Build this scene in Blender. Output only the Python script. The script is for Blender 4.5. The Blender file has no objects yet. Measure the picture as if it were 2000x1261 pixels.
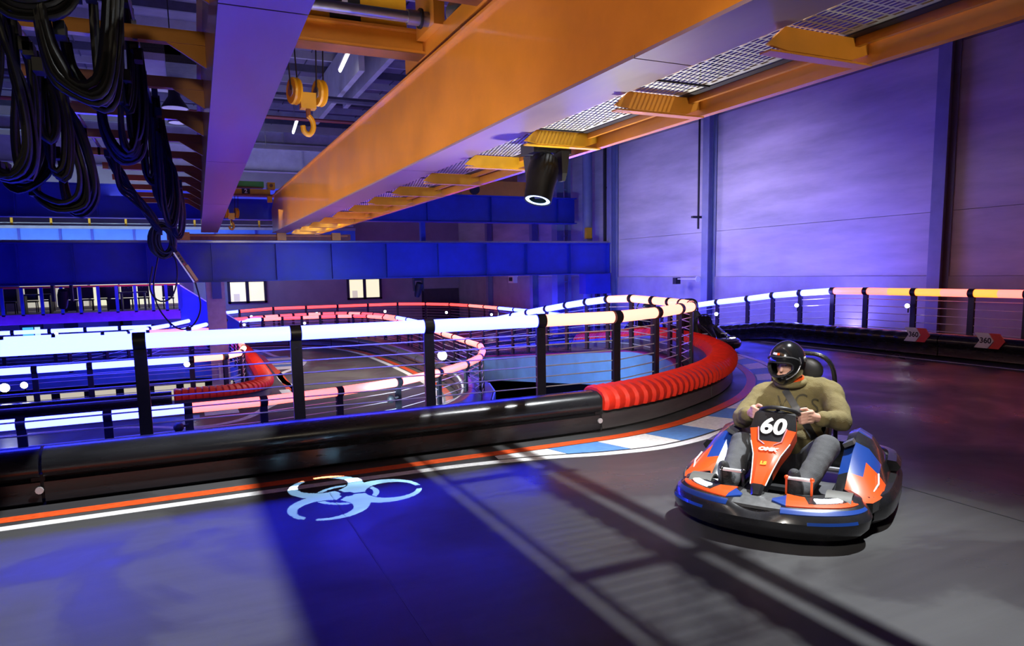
import bpy, bmesh, math, random
from mathutils import Vector as Vec, Matrix as Mat
from mathutils.bvhtree import BVHTree
random.seed(11)
scene = bpy.context.scene
C = scene.collection
PI = math.pi
# ------------------------------------------------------------------ camera, world, lamps, exposure
ROT = Mat(((0.90808459, 0.06770239, -0.41327807), (-0.41836983, 0.10263158, -0.90245967), (-0.0186833, 0.99241279, 0.12152279)))
EYE = Vec((0, 0, 1.7))
FPX, PPX, PPY = 1357.455, 989.30, 697.38
cam = bpy.data.cameras.new('camera')
cam.sensor_fit = 'HORIZONTAL'
cam.sensor_width = 36
cam.lens = FPX / 2000 * 36
cam.shift_x = (1000 - PPX) / 2000
cam.shift_y = (PPY - 630.5) / 2000
cam.clip_start = 0.05
cam.clip_end = 300
co = bpy.data.objects.new('camera', cam)
C.objects.link(co)
co.matrix_world = Mat.Translation(EYE) @ ROT.to_4x4()
scene.camera = co
scene.view_settings.view_transform = 'Standard'
scene.view_settings.look = 'None'
scene.view_settings.exposure = 0
scene.view_settings.gamma = 1
scene.view_settings.use_curve_mapping = False
w = bpy.data.worlds.new('hall_air')
scene.world = w
w.use_nodes = True
w.node_tree.nodes['Background'].inputs[0].default_value = (0.09, 0.10, 0.35, 1)
w.node_tree.nodes['Background'].inputs[1].default_value = 0.02


def aim(o, src, dst):
    o.location = src
    o.rotation_euler = (Vec(dst) - Vec(src)).to_track_quat('-Z', 'Y').to_euler()


def area(name, src, dst, sx, sy, power, col, spread=180):
    l = bpy.data.lights.new(name, 'AREA')
    l.shape = 'RECTANGLE'
    l.size, l.size_y, l.energy, l.color = sx, sy, power, col
    l.spread = math.radians(spread)
    o = bpy.data.objects.new(name, l)
    C.objects.link(o)
    aim(o, src, dst)
    return o


def spot(name, src, dst, power, col, angle, blend, radius):
    l = bpy.data.lights.new(name, 'SPOT')
    l.energy, l.color, l.spot_size, l.spot_blend, l.shadow_soft_size = power, col, math.radians(angle), blend, radius
    o = bpy.data.objects.new(name, l)
    C.objects.link(o)
    aim(o, src, dst)
    return o


# high floodlight of the crane hall: throws the girder shadows on the track
spot('hall_floodlight', (9.5, 3.6, 16), (0.7, 3.3, 0), 30000, (0.94, 0.98, 1.0), 31, 0.75, 0.21)
# added fill lights with no fixtures, for kart, crane parts and bend
spot('kart_fill', (-0.6, 0.5, 3.6), (4.6, 4.7, 0.45), 900, (1.0, 0.95, 0.86), 42, 0.8, 0.22)  # unseen, added to brighten kart and driver
spot('crane_fill_up', (4.5, 6.75, 0.5), (3.9, 6.3, 3.1), 620, (1.0, 0.98, 0.90), 110, 0.9, 0.12)  # unseen, added to whiten the walkway deck from below
spot('bracket_fill', (4.3, -4.5, 2.2), (3.75, 6.0, 3.05), 900, (1.0, 0.95, 0.82), 17, 0.8, 0.1)  # unseen, added to brighten the bracket faces
spot('girder_fill', (1.15, -1.0, 3.7), (2.9, 8.5, 3.5), 1000, (1.0, 0.86, 0.62), 62, 0.9, 0.25)  # unseen, floats between the girders to light the right web
area('girder_fill_far', (1.45, 13.0, 2.7), (2.95, 13.0, 3.75), 15, 0.25, 130, (1.0, 0.86, 0.68), 150)  # unseen strip in mid-air, added to even out the far web
spot('bend_fill', (1.2, 1.2, 3.4), (5.4, 6.3, 0.3), 750, (1.0, 0.97, 0.92), 38, 0.9, 0.2)  # unseen, added to brighten red cap and kerb
spot('cross_arm_fill', (-1.1, -1.5, 3.3), (-.55, 10, 3.85), 420, (1.0, 0.85, 0.6), 24, 0.8, 0.2)  # unseen, added to bring out the orange arms
# wash and fill lights aimed at hall parts, most added without fixtures
area('wall_wash_blue', (14.9, 12.6, 0.35), (15.9, 12.8, 3.0), 0.3, 6.0, 170, (0.22, 0.18, 1.0))
spot('wall_fill_violet', (9.6, 16.5, 5.2), (16, 16.0, 2.2), 1700, (0.66, 0.54, 1.0), 84, 1.0, 0.6)  # this and the next two are added to lift the wall to lavender
spot('wall_fill_violet_far', (10.6, 21.5, 3.6), (16, 21.0, 3.0), 700, (0.66, 0.54, 1.0), 100, 1.0, 0.5)
spot('wall_fill_violet_near', (10.4, 9.5, 3.2), (16, 9.5, 1.6), 60, (0.70, 0.44, 0.9), 80, 1.0, 0.6)
area('girder_fill_violet', (4.6, 15, 0.2), (2.2, 15, 4.0), 1.5, 10.0, 230, (0.46, 0.14, 1.0), 140)  # added, stands in for tube light on the girder undersides
area('far_wash_blue', (4, 30, 1.6), (4, 42, 1.4), 14, 0.5, 150, (0.30, 0.14, 1.0))
area('gallery_fill', (-4, 36.5, 3.2), (-4, 40, 4.5), 12, 0.4, 420, (0.55, 0.75, 1.0))  # added to brighten the gallery plate
area('lower_track_light', (4.2, 20, 3.4), (4.0, 20.5, -1.2), 2.0, 5.0, 300, (1.0, 0.93, 0.80), 120)  # warm area light above the lower bend
area('pit_fill', (7.0, 12.6, -1.7), (7.2, 13.2, -4.5), 1.2, 0.3, 70, (1.0, 0.93, 0.80), 140)  # added to lift the dark opening under the ramp
spot('fascia_fill', (2.2, 9.6, -0.1), (8.6, 16, -0.7), 2200, (0.55, 0.80, 1.0), 70, 0.8, 0.2)  # added to brighten the blue deck fascia
spot('runway_flood_blue', (5.5, 12, 1.4), (5.6, 24, 2.2), 1300, (0.10, 0.26, 1.0), 42, 0.7, 0.3)
area('roof_wash_violet', (2, 27, 4.2), (2, 28, 10), 8, 8, 420, (0.62, 0.60, 1.0))

# ------------------------------------------------------------------ helpers


def at(px, py, x=None, y=None, z=None):
    """point of the hall seen at a picture position, on the real plane x=, y= or z= it lies in"""
    d = ROT @ Vec((px - PPX, PPY - py, -FPX))
    t = (x - EYE.x) / d.x if x is not None else (y - EYE.y) / d.y if y is not None else (z - EYE.z) / d.z
    p = EYE + d * t
    return Vec((round(p.x, 3), round(p.y, 3), round(p.z, 3)))


def off(o):
    v = Vec((0, 0, 0))
    while o is not None:
        v += o.location
        o = o.parent
    return v


class MB:
    def __init__(s):
        s.v, s.f, s.m = [], [], []

    def add(s, vs, fs, mi=0):
        b = len(s.v)
        s.v += [Vec(p) for p in vs]
        for k, f in enumerate(fs):
            s.f.append([b + i for i in f])
            s.m.append(mi[k] if isinstance(mi, (list, tuple)) else mi)
        return s

    def box(s, c, d, rot=None, mi=0):
        x, y, z = d[0] / 2, d[1] / 2, d[2] / 2
        vs = [Vec((a * x, b * y, e * z)) for a in (-1, 1) for b in (-1, 1) for e in (-1, 1)]
        if rot is not None:
            vs = [rot @ p for p in vs]
        return s.add([p + Vec(c) for p in vs], [(0, 1, 3, 2), (4, 6, 7, 5), (0, 4, 5, 1), (2, 3, 7, 6), (0, 2, 6, 4), (1, 5, 7, 3)], mi)

    def span(s, a, b, mi=0):
        a, b = Vec(a), Vec(b)
        return s.box((a + b) / 2, [abs(t) for t in (b - a)], None, mi)

    def beam(s, p, q, wd, h, up=(0, 0, 1), mi=0):
        p, q = Vec(p), Vec(q)
        t = (q - p).normalized()
        u = Vec(up)
        sd = t.cross(u)
        if sd.length < 1e-4:
            sd = t.cross(Vec((1, 0, 0)))
        sd.normalize()
        u = sd.cross(t)
        vs = [e + sd * (a * wd / 2) + u * (b * h / 2) for e in (p, q) for a, b in ((-1, -1), (1, -1), (1, 1), (-1, 1))]
        return s.add(vs, [(0, 1, 2, 3), (7, 6, 5, 4), (0, 4, 5, 1), (1, 5, 6, 2), (2, 6, 7, 3), (3, 7, 4, 0)], mi)

    def loft(s, rings, closed=True, cap=True, loop=False, mi=0):
        n = len(rings[0])
        fs, ms = [], []
        R = len(rings)
        for i in range(R if loop else R - 1):
            j = (i + 1) % R
            for k in range(n if closed else n - 1):
                l = (k + 1) % n
                fs.append((i * n + k, i * n + l, j * n + l, j * n + k))
                ms.append(mi(i, k) if callable(mi) else mi)
        if cap and closed and not loop:
            fs.append(tuple(range(n))[::-1])
            fs.append(tuple((R - 1) * n + k for k in range(n)))
            ms += [mi(0, 0) if callable(mi) else mi, mi(R - 2, 0) if callable(mi) else mi]
        return s.add([p for r in rings for p in r], fs, ms)

    def tube(s, pts, r, n=8, loop=False, mi=0, cap=True):
        pts = [Vec(p) for p in pts]
        N = len(pts)
        rings, nrm = [], None
        for i, p in enumerate(pts):
            if loop:
                t = pts[(i + 1) % N] - pts[i - 1]
            else:
                t = pts[min(i + 1, N - 1)] - pts[max(i - 1, 0)]
            t.normalize()
            if nrm is None:
                nrm = t.orthogonal().normalized()
            nrm = (nrm - t * nrm.dot(t))
            if nrm.length < 1e-6:
                nrm = t.orthogonal()
            nrm.normalize()
            b = t.cross(nrm)
            rr = r[i] if isinstance(r, (list, tuple)) else r
            rings.append([p + (nrm * math.cos(2 * PI * k / n) + b * math.sin(2 * PI * k / n)) * rr for k in range(n)])
        return s.loft(rings, True, cap, loop, mi)

    def ellip(s, c, r, nu=12, nv=8, rot=None, mi=0):
        rings = []
        for i in range(nv + 1):
            a = -PI / 2 + PI * i / nv
            a = max(-PI / 2 + .02, min(PI / 2 - .02, a))
            ring = []
            for k in range(nu):
                p = Vec((math.cos(a) * math.cos(2 * PI * k / nu) * r[0], math.cos(a) * math.sin(2 * PI * k / nu) * r[1], math.sin(a) * r[2]))
                if rot is not None:
                    p = rot @ p
                ring.append(p + Vec(c))
            rings.append(ring)
        return s.loft(rings, True, True, False, mi)

    def lathe(s, prof, n, c, axis=(0, 0, 1), mi=0):
        q = Vec((0, 0, 1)).rotation_difference(Vec(axis)).to_matrix()
        rings = [[q @ Vec((r * math.cos(2 * PI * k / n), r * math.sin(2 * PI * k / n), z)) + Vec(c) for k in range(n)] for r, z in prof]
        return s.loft(rings, True, True, False, mi)

    def prism(s, poly, z0, z1, mi=0):
        n = len(poly)
        vs = [(p[0], p[1], z0) for p in poly] + [(p[0], p[1], z1) for p in poly]
        fs = [tuple(range(n))[::-1], tuple(range(n, 2 * n))] + [(k, (k + 1) % n, n + (k + 1) % n, n + k) for k in range(n)]
        return s.add(vs, fs, mi)

    def sweep(s, path, prof, closed=True, loop=False, cap=True, mi=0):
        """profile (u to the right of travel, z) carried along a 3-D path; prof may be a function of the index"""
        pts = [Vec(p) for p in path]
        N = len(pts)
        rings = []
        for i, p in enumerate(pts):
            t = (pts[(i + 1) % N] - pts[i - 1]) if loop else (pts[min(i + 1, N - 1)] - pts[max(i - 1, 0)])
            t.z = 0
            t.normalize()
            nr = Vec((t.y, -t.x, 0))
            pr = prof(i) if callable(prof) else prof
            rings.append([p + nr * a + Vec((0, 0, b)) for a, b in pr])
        return s.loft(rings, closed, cap, loop, mi)

    def build(s, name, mats, parent=None, smooth=None, local=False):
        me = bpy.data.meshes.new(name)
        vs = s.v
        if parent is not None and not local:
            o_ = off(parent)
            vs = [p - o_ for p in vs]
        me.from_pydata([tuple(p) for p in vs], [], s.f)
        bm = bmesh.new()
        bm.from_mesh(me)
        bmesh.ops.recalc_face_normals(bm, faces=bm.faces)
        bm.to_mesh(me)
        bm.free()
        for m_ in (mats if isinstance(mats, (list, tuple)) else [mats]):
            me.materials.append(m_)
        if len(me.polygons) == len(s.m):
            me.polygons.foreach_set('material_index', s.m)
        if smooth:
            me.polygons.foreach_set('use_smooth', [True] * len(me.polygons))
            me.set_sharp_from_angle(angle=math.radians(smooth))
        me.update()
        o = bpy.data.objects.new(name, me)
        C.objects.link(o)
        o.parent = parent
        return o


def tag(o, label=None, cat=None, group=None, kind=None):
    for k_, v_ in (('label', label), ('category', cat), ('group', group), ('kind', kind)):
        if v_:
            o[k_] = v_
    return o


def thing(name, label, cat, loc=(0, 0, 0), group=None, rotz=0):
    o = bpy.data.objects.new(name, None)
    o.empty_display_size = .1
    C.objects.link(o)
    o.location = loc
    o.rotation_euler = (0, 0, rotz)
    return tag(o, label, cat, group)


def place(name, mesh, parent, loc, rotz=0, scale=None):
    o = bpy.data.objects.new(name, mesh)
    C.objects.link(o)
    o.parent = parent
    o.location = Vec(loc) - (off(parent) if parent else Vec((0, 0, 0)))
    o.rotation_euler = (0, 0, rotz)
    if scale:
        o.scale = scale
    return o


def copy_tree(o, parent=None):
    c = o.copy()
    C.objects.link(c)
    c.parent = parent
    for ch in o.children:
        copy_tree(ch, c)
    return c


def smooth_path(pts, step=.25, z=True):
    """Catmull-Rom through the points, resampled evenly"""
    P = [Vec(p) for p in pts]
    P = [P[0] * 2 - P[1]] + P + [P[-1] * 2 - P[-2]]
    fine = []
    for i in range(1, len(P) - 2):
        a, b, c, d = P[i - 1:i + 3]
        n = max(4, int((c - b).length / .05))
        for k in range(n):
            t = k / n
            fine.append(.5 * ((2 * b) + (c - a) * t + (2 * a - 5 * b + 4 * c - d) * t * t + (3 * b - a - 3 * c + d) * t ** 3))
    fine.append(P[-2])
    L = [0]
    for i in range(1, len(fine)):
        L.append(L[-1] + (fine[i] - fine[i - 1]).length)
    n = max(2, int(round(L[-1] / step)))
    out, j = [], 0
    for k in range(n + 1):
        s_ = L[-1] * k / n
        while j < len(L) - 2 and L[j + 1] < s_:
            j += 1
        f = (s_ - L[j]) / max(1e-9, L[j + 1] - L[j])
        out.append(fine[j].lerp(fine[j + 1], f))
    return out


def text_geo(body, size, bold=0.0, shear=0.0):
    cu = bpy.data.curves.new('t', 'FONT')
    cu.body, cu.size, cu.offset, cu.shear = body, size, bold, shear
    cu.align_x, cu.align_y = 'CENTER', 'CENTER'
    cu.resolution_u = 4
    o = bpy.data.objects.new('t', cu)
    C.objects.link(o)
    dg = bpy.context.evaluated_depsgraph_get()
    me = bpy.data.meshes.new_from_object(o.evaluated_get(dg))
    vs = [v.co.copy() for v in me.vertices]
    fs = [tuple(p.vertices) for p in me.polygons]
    bpy.data.objects.remove(o)
    bpy.data.curves.remove(cu)
    bpy.data.meshes.remove(me)
    return vs, fs


def write(mb, body, size, org, ux, uy, bold=0.0, mi=0, sx=1.0, shear=0.0):
    vs, fs = text_geo(body, size, bold, shear)
    ux, uy = Vec(ux).normalized(), Vec(uy).normalized()
    return mb.add([Vec(org) + ux * (v.x * sx) + uy * v.y for v in vs], fs, mi)


# ------------------------------------------------------------------ materials


def mat(name, col, rough=.5, metal=0.0, var=0.0, scale=4.0, bump=0.0, bscale=60.0, coat=0.0, spec=.5, stretch=(1, 1, 1), dirt=None, dirt_amt=0.0):
    m = bpy.data.materials.new(name)
    m.use_nodes = True
    nt = m.node_tree
    b = nt.nodes['Principled BSDF']
    b.inputs['Base Color'].default_value = (*col, 1)
    b.inputs['Roughness'].default_value = rough
    b.inputs['Metallic'].default_value = metal
    b.inputs['Coat Weight'].default_value = coat
    b.inputs['Specular IOR Level'].default_value = spec
    tc = nt.nodes.new('ShaderNodeTexCoord')
    mp = nt.nodes.new('ShaderNodeMapping')
    mp.inputs['Scale'].default_value = stretch
    nt.links.new(tc.outputs['Object'], mp.inputs['Vector'])
    if var > 0 or dirt:
        nz = nt.nodes.new('ShaderNodeTexNoise')
        nz.inputs['Scale'].default_value = scale
        nz.inputs['Detail'].default_value = 6
        nz.inputs['Roughness'].default_value = .6
        nt.links.new(mp.outputs['Vector'], nz.inputs['Vector'])
        rp = nt.nodes.new('ShaderNodeValToRGB')
        rp.color_ramp.elements[0].position, rp.color_ramp.elements[1].position = .32, .68
        lo = dirt if dirt else [c * (1 - var) for c in col]
        rp.color_ramp.elements[0].color = (*[c_ * (1 - dirt_amt) + l_ * dirt_amt if dirt else l_ for c_, l_ in zip(col, lo)], 1)
        rp.color_ramp.elements[1].color = (*[min(1, c * (1 + var)) for c in col], 1)
        nt.links.new(nz.outputs['Fac'], rp.inputs['Fac'])
        nt.links.new(rp.outputs['Color'], b.inputs['Base Color'])
        mr = nt.nodes.new('ShaderNodeMapRange')
        mr.inputs['To Min'].default_value = max(0, rough - .12)
        mr.inputs['To Max'].default_value = min(1, rough + .12)
        nt.links.new(nz.outputs['Fac'], mr.inputs['Value'])
        nt.links.new(mr.outputs['Result'], b.inputs['Roughness'])
    if bump > 0:
        n2 = nt.nodes.new('ShaderNodeTexNoise')
        n2.inputs['Scale'].default_value = bscale
        n2.inputs['Detail'].default_value = 4
        nt.links.new(mp.outputs['Vector'], n2.inputs['Vector'])
        bp = nt.nodes.new('ShaderNodeBump')
        bp.inputs['Strength'].default_value = bump
        bp.inputs['Distance'].default_value = .01
        nt.links.new(n2.outputs['Fac'], bp.inputs['Height'])
        nt.links.new(bp.outputs['Normal'], b.inputs['Normal'])
    return m


def glow(name, col, strength=1.0):
    m = bpy.data.materials.new(name)
    m.use_nodes = True
    nt = m.node_tree
    b = nt.nodes['Principled BSDF']
    b.inputs['Base Color'].default_value = (.5, .5, .5, 1)
    b.inputs['Emission Color'].default_value = (*col, 1)
    b.inputs['Emission Strength'].default_value = strength
    return m


def floor_mat(name, base, stain, rough):
    """painted concrete: broad stains, rubber streaks along the driving line, patchy gloss"""
    m = mat(name, base, rough, var=.25, scale=1.1, bump=.05, bscale=180)
    nt = m.node_tree
    b = nt.nodes['Principled BSDF']
    tc = nt.nodes.new('ShaderNodeTexCoord')
    n1 = nt.nodes.new('ShaderNodeTexNoise')
    n1.inputs['Scale'].default_value = .75
    n1.inputs['Detail'].default_value = 8
    n1.inputs['Roughness'].default_value = .55
    n1.inputs['Distortion'].default_value = .6
    nt.links.new(tc.outputs['Object'], n1.inputs['Vector'])
    r1 = nt.nodes.new('ShaderNodeValToRGB')
    r1.color_ramp.elements[0].position, r1.color_ramp.elements[1].position = .47, .53
    r1.color_ramp.elements[0].color = (*stain, 1)
    r1.color_ramp.elements[1].color = (*base, 1)
    nt.links.new(n1.outputs['Fac'], r1.inputs['Fac'])
    mp = nt.nodes.new('ShaderNodeMapping')
    mp.inputs['Scale'].default_value = (.35, 5, 1)
    mp.inputs['Rotation'].default_value = (0, 0, -.25)
    nt.links.new(tc.outputs['Object'], mp.inputs['Vector'])
    n2 = nt.nodes.new('ShaderNodeTexNoise')
    n2.inputs['Scale'].default_value = 2.2
    n2.inputs['Detail'].default_value = 5
    nt.links.new(mp.outputs['Vector'], n2.inputs['Vector'])
    mx = nt.nodes.new('ShaderNodeMix')
    mx.data_type = 'RGBA'
    mx.blend_type = 'MULTIPLY'
    mx.inputs['Factor'].default_value = .22
    r2 = nt.nodes.new('ShaderNodeValToRGB')
    r2.color_ramp.elements[0].position, r2.color_ramp.elements[1].position = .35, .7
    r2.color_ramp.elements[0].color = (.45, .44, .46, 1)
    r2.color_ramp.elements[1].color = (1, 1, 1, 1)
    nt.links.new(n2.outputs['Fac'], r2.inputs['Fac'])
    nt.links.new(r1.outputs['Color'], mx.inputs['A'])
    nt.links.new(r2.outputs['Color'], mx.inputs['B'])
    nt.links.new(mx.outputs['Result'], b.inputs['Base Color'])
    b.inputs['Specular IOR Level'].default_value = .14
    mr = nt.nodes.new('ShaderNodeMapRange')
    mr.inputs['From Min'].default_value, mr.inputs['From Max'].default_value = .3, .7
    mr.inputs['To Min'].default_value, mr.inputs['To Max'].default_value = max(.1, rough - .16), min(1, rough + .16)
    nt.links.new(n1.outputs['Fac'], mr.inputs['Value'])
    nt.links.new(mr.outputs['Result'], b.inputs['Roughness'])
    return m


K = {}
K['floor'] = floor_mat('track_paint_grey', (.068, .067, .068), (.048, .046, .048), .40)
K['low_floor'] = floor_mat('lower_track_grey', (.12, .108, .10), (.085, .075, .072), .42)
K['pit_floor'] = mat('pit_floor_dark', (.03, .03, .04), .7, var=.3)
K['line_red'] = mat('line_paint_red', (.74, .085, .012), .5, var=.2, scale=20)
K['line_white'] = mat('line_paint_white', (.80, .80, .78), .5, var=.15, scale=25)
K['line_blue'] = mat('line_paint_blue', (.10, .26, .62), .5, var=.15, scale=18)
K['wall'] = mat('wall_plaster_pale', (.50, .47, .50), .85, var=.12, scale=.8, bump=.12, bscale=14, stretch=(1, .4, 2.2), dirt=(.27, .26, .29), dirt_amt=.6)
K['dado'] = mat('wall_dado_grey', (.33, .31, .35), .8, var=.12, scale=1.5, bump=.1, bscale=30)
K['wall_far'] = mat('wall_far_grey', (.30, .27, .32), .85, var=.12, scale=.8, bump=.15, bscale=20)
K['column'] = mat('column_paint_bluegrey', (.20, .22, .34), .55, var=.1, scale=3)
K['pillar'] = mat('pillar_paint_lilac', (.42, .34, .50), .7, var=.12, scale=5)
K['blue'] = mat('steel_paint_blue', (.012, .030, .40), .42, var=.18, scale=1.6, bump=.03, bscale=60)
K['blue_lit'] = mat('steel_paint_blue_lit', (.05, .16, .70), .45, var=.15, scale=1.8)  # lit copy of the steel blue, brightness put into the colour
K['fascia'] = mat('fascia_paint_blue', (.16, .36, .74), .42, var=.12, scale=2)
K['post_blue'] = mat('balcony_post_navy', (.012, .025, .22), .5)
K['violet'] = mat('balcony_fascia_violet', (.30, .02, .24), .5, var=.12)
K['orange'] = mat('crane_paint_orange', (.56, .21, .018), .33, var=.14, scale=1.4, bump=.02, bscale=30, coat=.25)
K['flange'] = mat('crane_flange_worn', (.24, .17, .20), .38, var=.18, scale=1.8, stretch=(2, .4, 1))
K['yellow'] = mat('crane_paint_yellow', (.72, .37, .012), .38, var=.1, scale=4)
K['brown'] = mat('crane_paint_rust', (.20, .065, .02), .5, var=.25, scale=6)
K['green'] = mat('hoist_paint_green', (.06, .45, .08), .4, var=.1)
K['grating'] = mat('grating_galvanised', (.60, .60, .56), .5, .35, var=.1, scale=8)
K['steel'] = mat('steel_grey', (.32, .32, .35), .35, .8, var=.1, scale=10)
K['bright'] = mat('steel_bright', (.72, .73, .76), .3, .35)
K['post'] = mat('post_black_powdercoat', (.016, .016, .022), .42, .1, var=.2, scale=20)
K['plastic'] = mat('barrier_plastic_black', (.018, .018, .021), .27, var=.35, scale=2.4, bump=.06, bscale=25, stretch=(.4, .4, 2.5))
K['plastic_worn'] = mat('barrier_plastic_scuffed', (.035, .033, .035), .34, var=.5, scale=2.2, bump=.1, bscale=14, stretch=(.35, .35, 3.0), dirt=(.16, .15, .15), dirt_amt=.5)
K['red_cap'] = mat('barrier_cap_red', (.86, .030, .008), .5, var=.12, scale=9, bump=.06, bscale=40)
K['black'] = mat('black_matt', (.010, .010, .012), .6, var=.2, scale=8)
K['stage_black'] = mat('stage_light_black', (.005, .005, .006), .45, var=.2, scale=6, spec=.15)
K['rubber'] = mat('rubber_cable', (.004, .004, .005), .55, var=.2, scale=20, bump=.15, bscale=90)
K['dark'] = mat('dark_steel', (.022, .022, .03), .5, .3, var=.2, scale=4)
K['roof'] = mat('roof_sheet_grey', (.11, .10, .17), .7, var=.2, scale=1.2)
K['roof_beam'] = mat('roof_beam_grey', (.27, .27, .34), .6, var=.15, scale=2)
K['roof_dark'] = mat('roof_beam_dark', (.05, .05, .09), .6, var=.2)
K['pipe_red'] = mat('sprinkler_pipe_red', (.16, .03, .03), .5)
K['white'] = mat('white_paint', (.75, .75, .74), .45)
K['red'] = mat('sign_red', (.70, .03, .02), .45)
K['ink'] = mat('black_print', (.012, .012, .012), .5)
K['glass'] = mat('balustrade_glass', (.9, .95, 1.0), .03)
_b = K['glass'].node_tree.nodes['Principled BSDF']
_b.inputs['Transmission Weight'].default_value = 1
_b.inputs['IOR'].default_value = 1.05
K['brown_panel'] = mat('panel_dark_brown', (.055, .045, .06), .6, var=.15)
K['beige'] = mat('room_wall_beige', (.62, .56, .40), .8)
K['led_blue'] = glow('led_white_blue', (.80, 1.05, 42))
K['led_far'] = glow('led_white_blue_far', (.80, 1.0, 20))
K['led_pink'] = glow('led_salmon', (3.6, .46, .34))
K['led_peach'] = glow('led_peach', (3.2, .86, .60))
K['led_amber'] = glow('led_amber', (3.4, .66, .04))
K['led_red'] = glow('led_red', (2.8, .13, .06))
K['tube_white'] = glow('fluorescent_white', (1.0, .98, .88), 9)
K['lamp_white'] = glow('lamp_white', (.86, .93, 1.0), 26)
K['room_glow'] = glow('lit_room', (1.0, .93, .58), .95)
K['room_dim'] = glow('lit_room_dim', (.70, .63, .46), .8)
K['lens_blue'] = glow('lens_blue', (.35, .62, 1.0), 2.2)
K['screen'] = glow('kiosk_screen', (.05, .42, .85), 1.3)
K['screen2'] = glow('kiosk_panel', (.5, .75, 1.0), 1.2)


def ramp(y):
    return 0.0 if y < 12.3 else max(-1.25, -(y - 12.3) * .117)


LOW = -1.25
# ------------------------------------------------------------------ floors and painted markings
edge_in = smooth_path([(4.6, 7.78, 0), (5.6, 7.95, 0), (6.7, 8.55, 0), (7.6, 9.4, 0), (8.3, 10.4, 0), (8.62, 11.3, 0), (8.65, 12.3, 0)], .4)
poly = [(-10, -7), (15.98, -7), (15.98, 12.3)] + [(p.x, p.y) for p in reversed(edge_in)] + [(-10, 7.75)]
floor = MB().prism(poly, -.22, 0).build('floor', K['floor'])
tag(floor, kind='structure')
rp = MB()
ys = [12.3, 15, 18, 21, 23]
rp.loft([[(8.65, y, ramp(y)), (15.98, y, ramp(y)), (15.98, y, ramp(y) - .22), (8.65, y, ramp(y) - .22)] for y in ys])
ramp_o = tag(rp.build('floor_ramp', K['floor'], floor))
lowpoly = [(-14, 11.2), (1, 11.2), (2.3, 11.55), (3.5, 11.95), (4.6, 12.75), (5.55, 13.6), (6.25, 14.6), (6.9, 15.9), (7.3, 17.2), (7.45, 18.5), (7.6, 20),
           (7.9, 22.98), (15.98, 22.98), (15.98, 42), (-14, 42), (-14, 28.7), (-.2, 28.7), (1.0, 28.3), (1.5, 27.2), (1.5, 20.6), (1.25, 19.3), (.6, 18.55), (-14, 18.4)]
low = MB().prism(lowpoly, LOW - .2, LOW).build('floor_lower', K['low_floor'])
tag(low, kind='structure')
pit = MB().span((-16, 6.5, -4.6), (15.98, 34, -4.5)).build('floor_pit', K['pit_floor'])
tag(pit, kind='structure')


def strip(name, path, u0, u1, m, parent, z=.003):
    mb = MB()
    mb.sweep(path, [(u0, z), (u1, z), (u1, z - .0025), (u0, z - .0025)])
    return mb.build(name, m, parent)


inner = smooth_path([(-9, 6.15, 0), (-5, 6.15, 0), (-1, 6.15, 0), (2, 6.15, 0), (3.4, 6.15, 0), (4.2, 6.20, 0), (5.1, 6.48, 0), (6.45, 7.20, 0), (7.55, 8.15, 0), (8.35, 9.2, 0),
                     (8.95, 10.4, 0), (9.25, 11.6, 0), (9.35, 13, 0), (9.38, 15, 0), (9.4, 18, 0), (9.4, 21, 0), (9.4, 23.5, 0)], .1)
for p in inner:
    p.z = ramp(p.y)
strip('red_line', inner, .20, .33, K['line_red'], floor)
white_path = smooth_path([(-9, 5.66, 0), (-4, 5.67, 0), (0, 5.68, 0), (1.5, 5.66, 0), (2.2, 5.63, 0), (2.9, 5.52, 0), (3.5, 5.37, 0), (4.15, 5.32, 0), (4.95, 5.52, 0), (6.1, 6.05, 0),
                          (7.2, 6.75, 0), (8.15, 7.65, 0), (9.0, 8.75, 0), (9.7, 10.1, 0), (10.1, 11.6, 0), (10.2, 13, 0), (10.2, 18, 0), (10.2, 23, 0)], .1)
for p in white_path:
    p.z = ramp(p.y)
strip('white_line', white_path, -.05, .05, K['line_white'], floor)
outer_line = [Vec((12.0, y, ramp(y))) for y in [-6 + .5 * i for i in range(60)]]
strip('white_line', outer_line, -.04, .04, K['line_white'], floor)
# blue and white kerb tiles between the red and the white line
ia = [p for p in inner if p.x > 2.45 and p.y < 11.6]
wa = [p for p in white_path if p.x > 2.45 and p.y < 11.9]


def edge_pts(path, u, frac):
    i = min(len(path) - 2, max(0, int(frac * (len(path) - 1))))
    f = frac * (len(path) - 1) - i
    p = path[i].lerp(path[i + 1], f)
    t = (path[i + 1] - path[i]).normalized()
    return p + Vec((t.y, -t.x, 0)) * u


nt_ = 17
for k in range(nt_):
    vs = []
    for j in range(4):
        f = (k + (j / 3) * .985) / nt_
        a, b = edge_pts(ia, .355, f), edge_pts(wa, -.085, f)
        vs += [(a.x, a.y, a.z + .0035), (b.x, b.y, b.z + .0035), (a.x, a.y, a.z + .001), (b.x, b.y, b.z + .001)]
    fs = []
    for j in range(3):
        o_ = j * 4
        fs += [(o_, o_ + 1, o_ + 5, o_ + 4), (o_ + 2, o_ + 6, o_ + 7, o_ + 3), (o_, o_ + 4, o_ + 6, o_ + 2), (o_ + 1, o_ + 3, o_ + 7, o_ + 5)]
    fs += [(0, 2, 3, 1), (12, 13, 15, 14)]
    MB().add(vs, fs).build('kerb_tile', K['line_white'] if k % 2 == 0 else K['line_blue'], floor)

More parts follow.
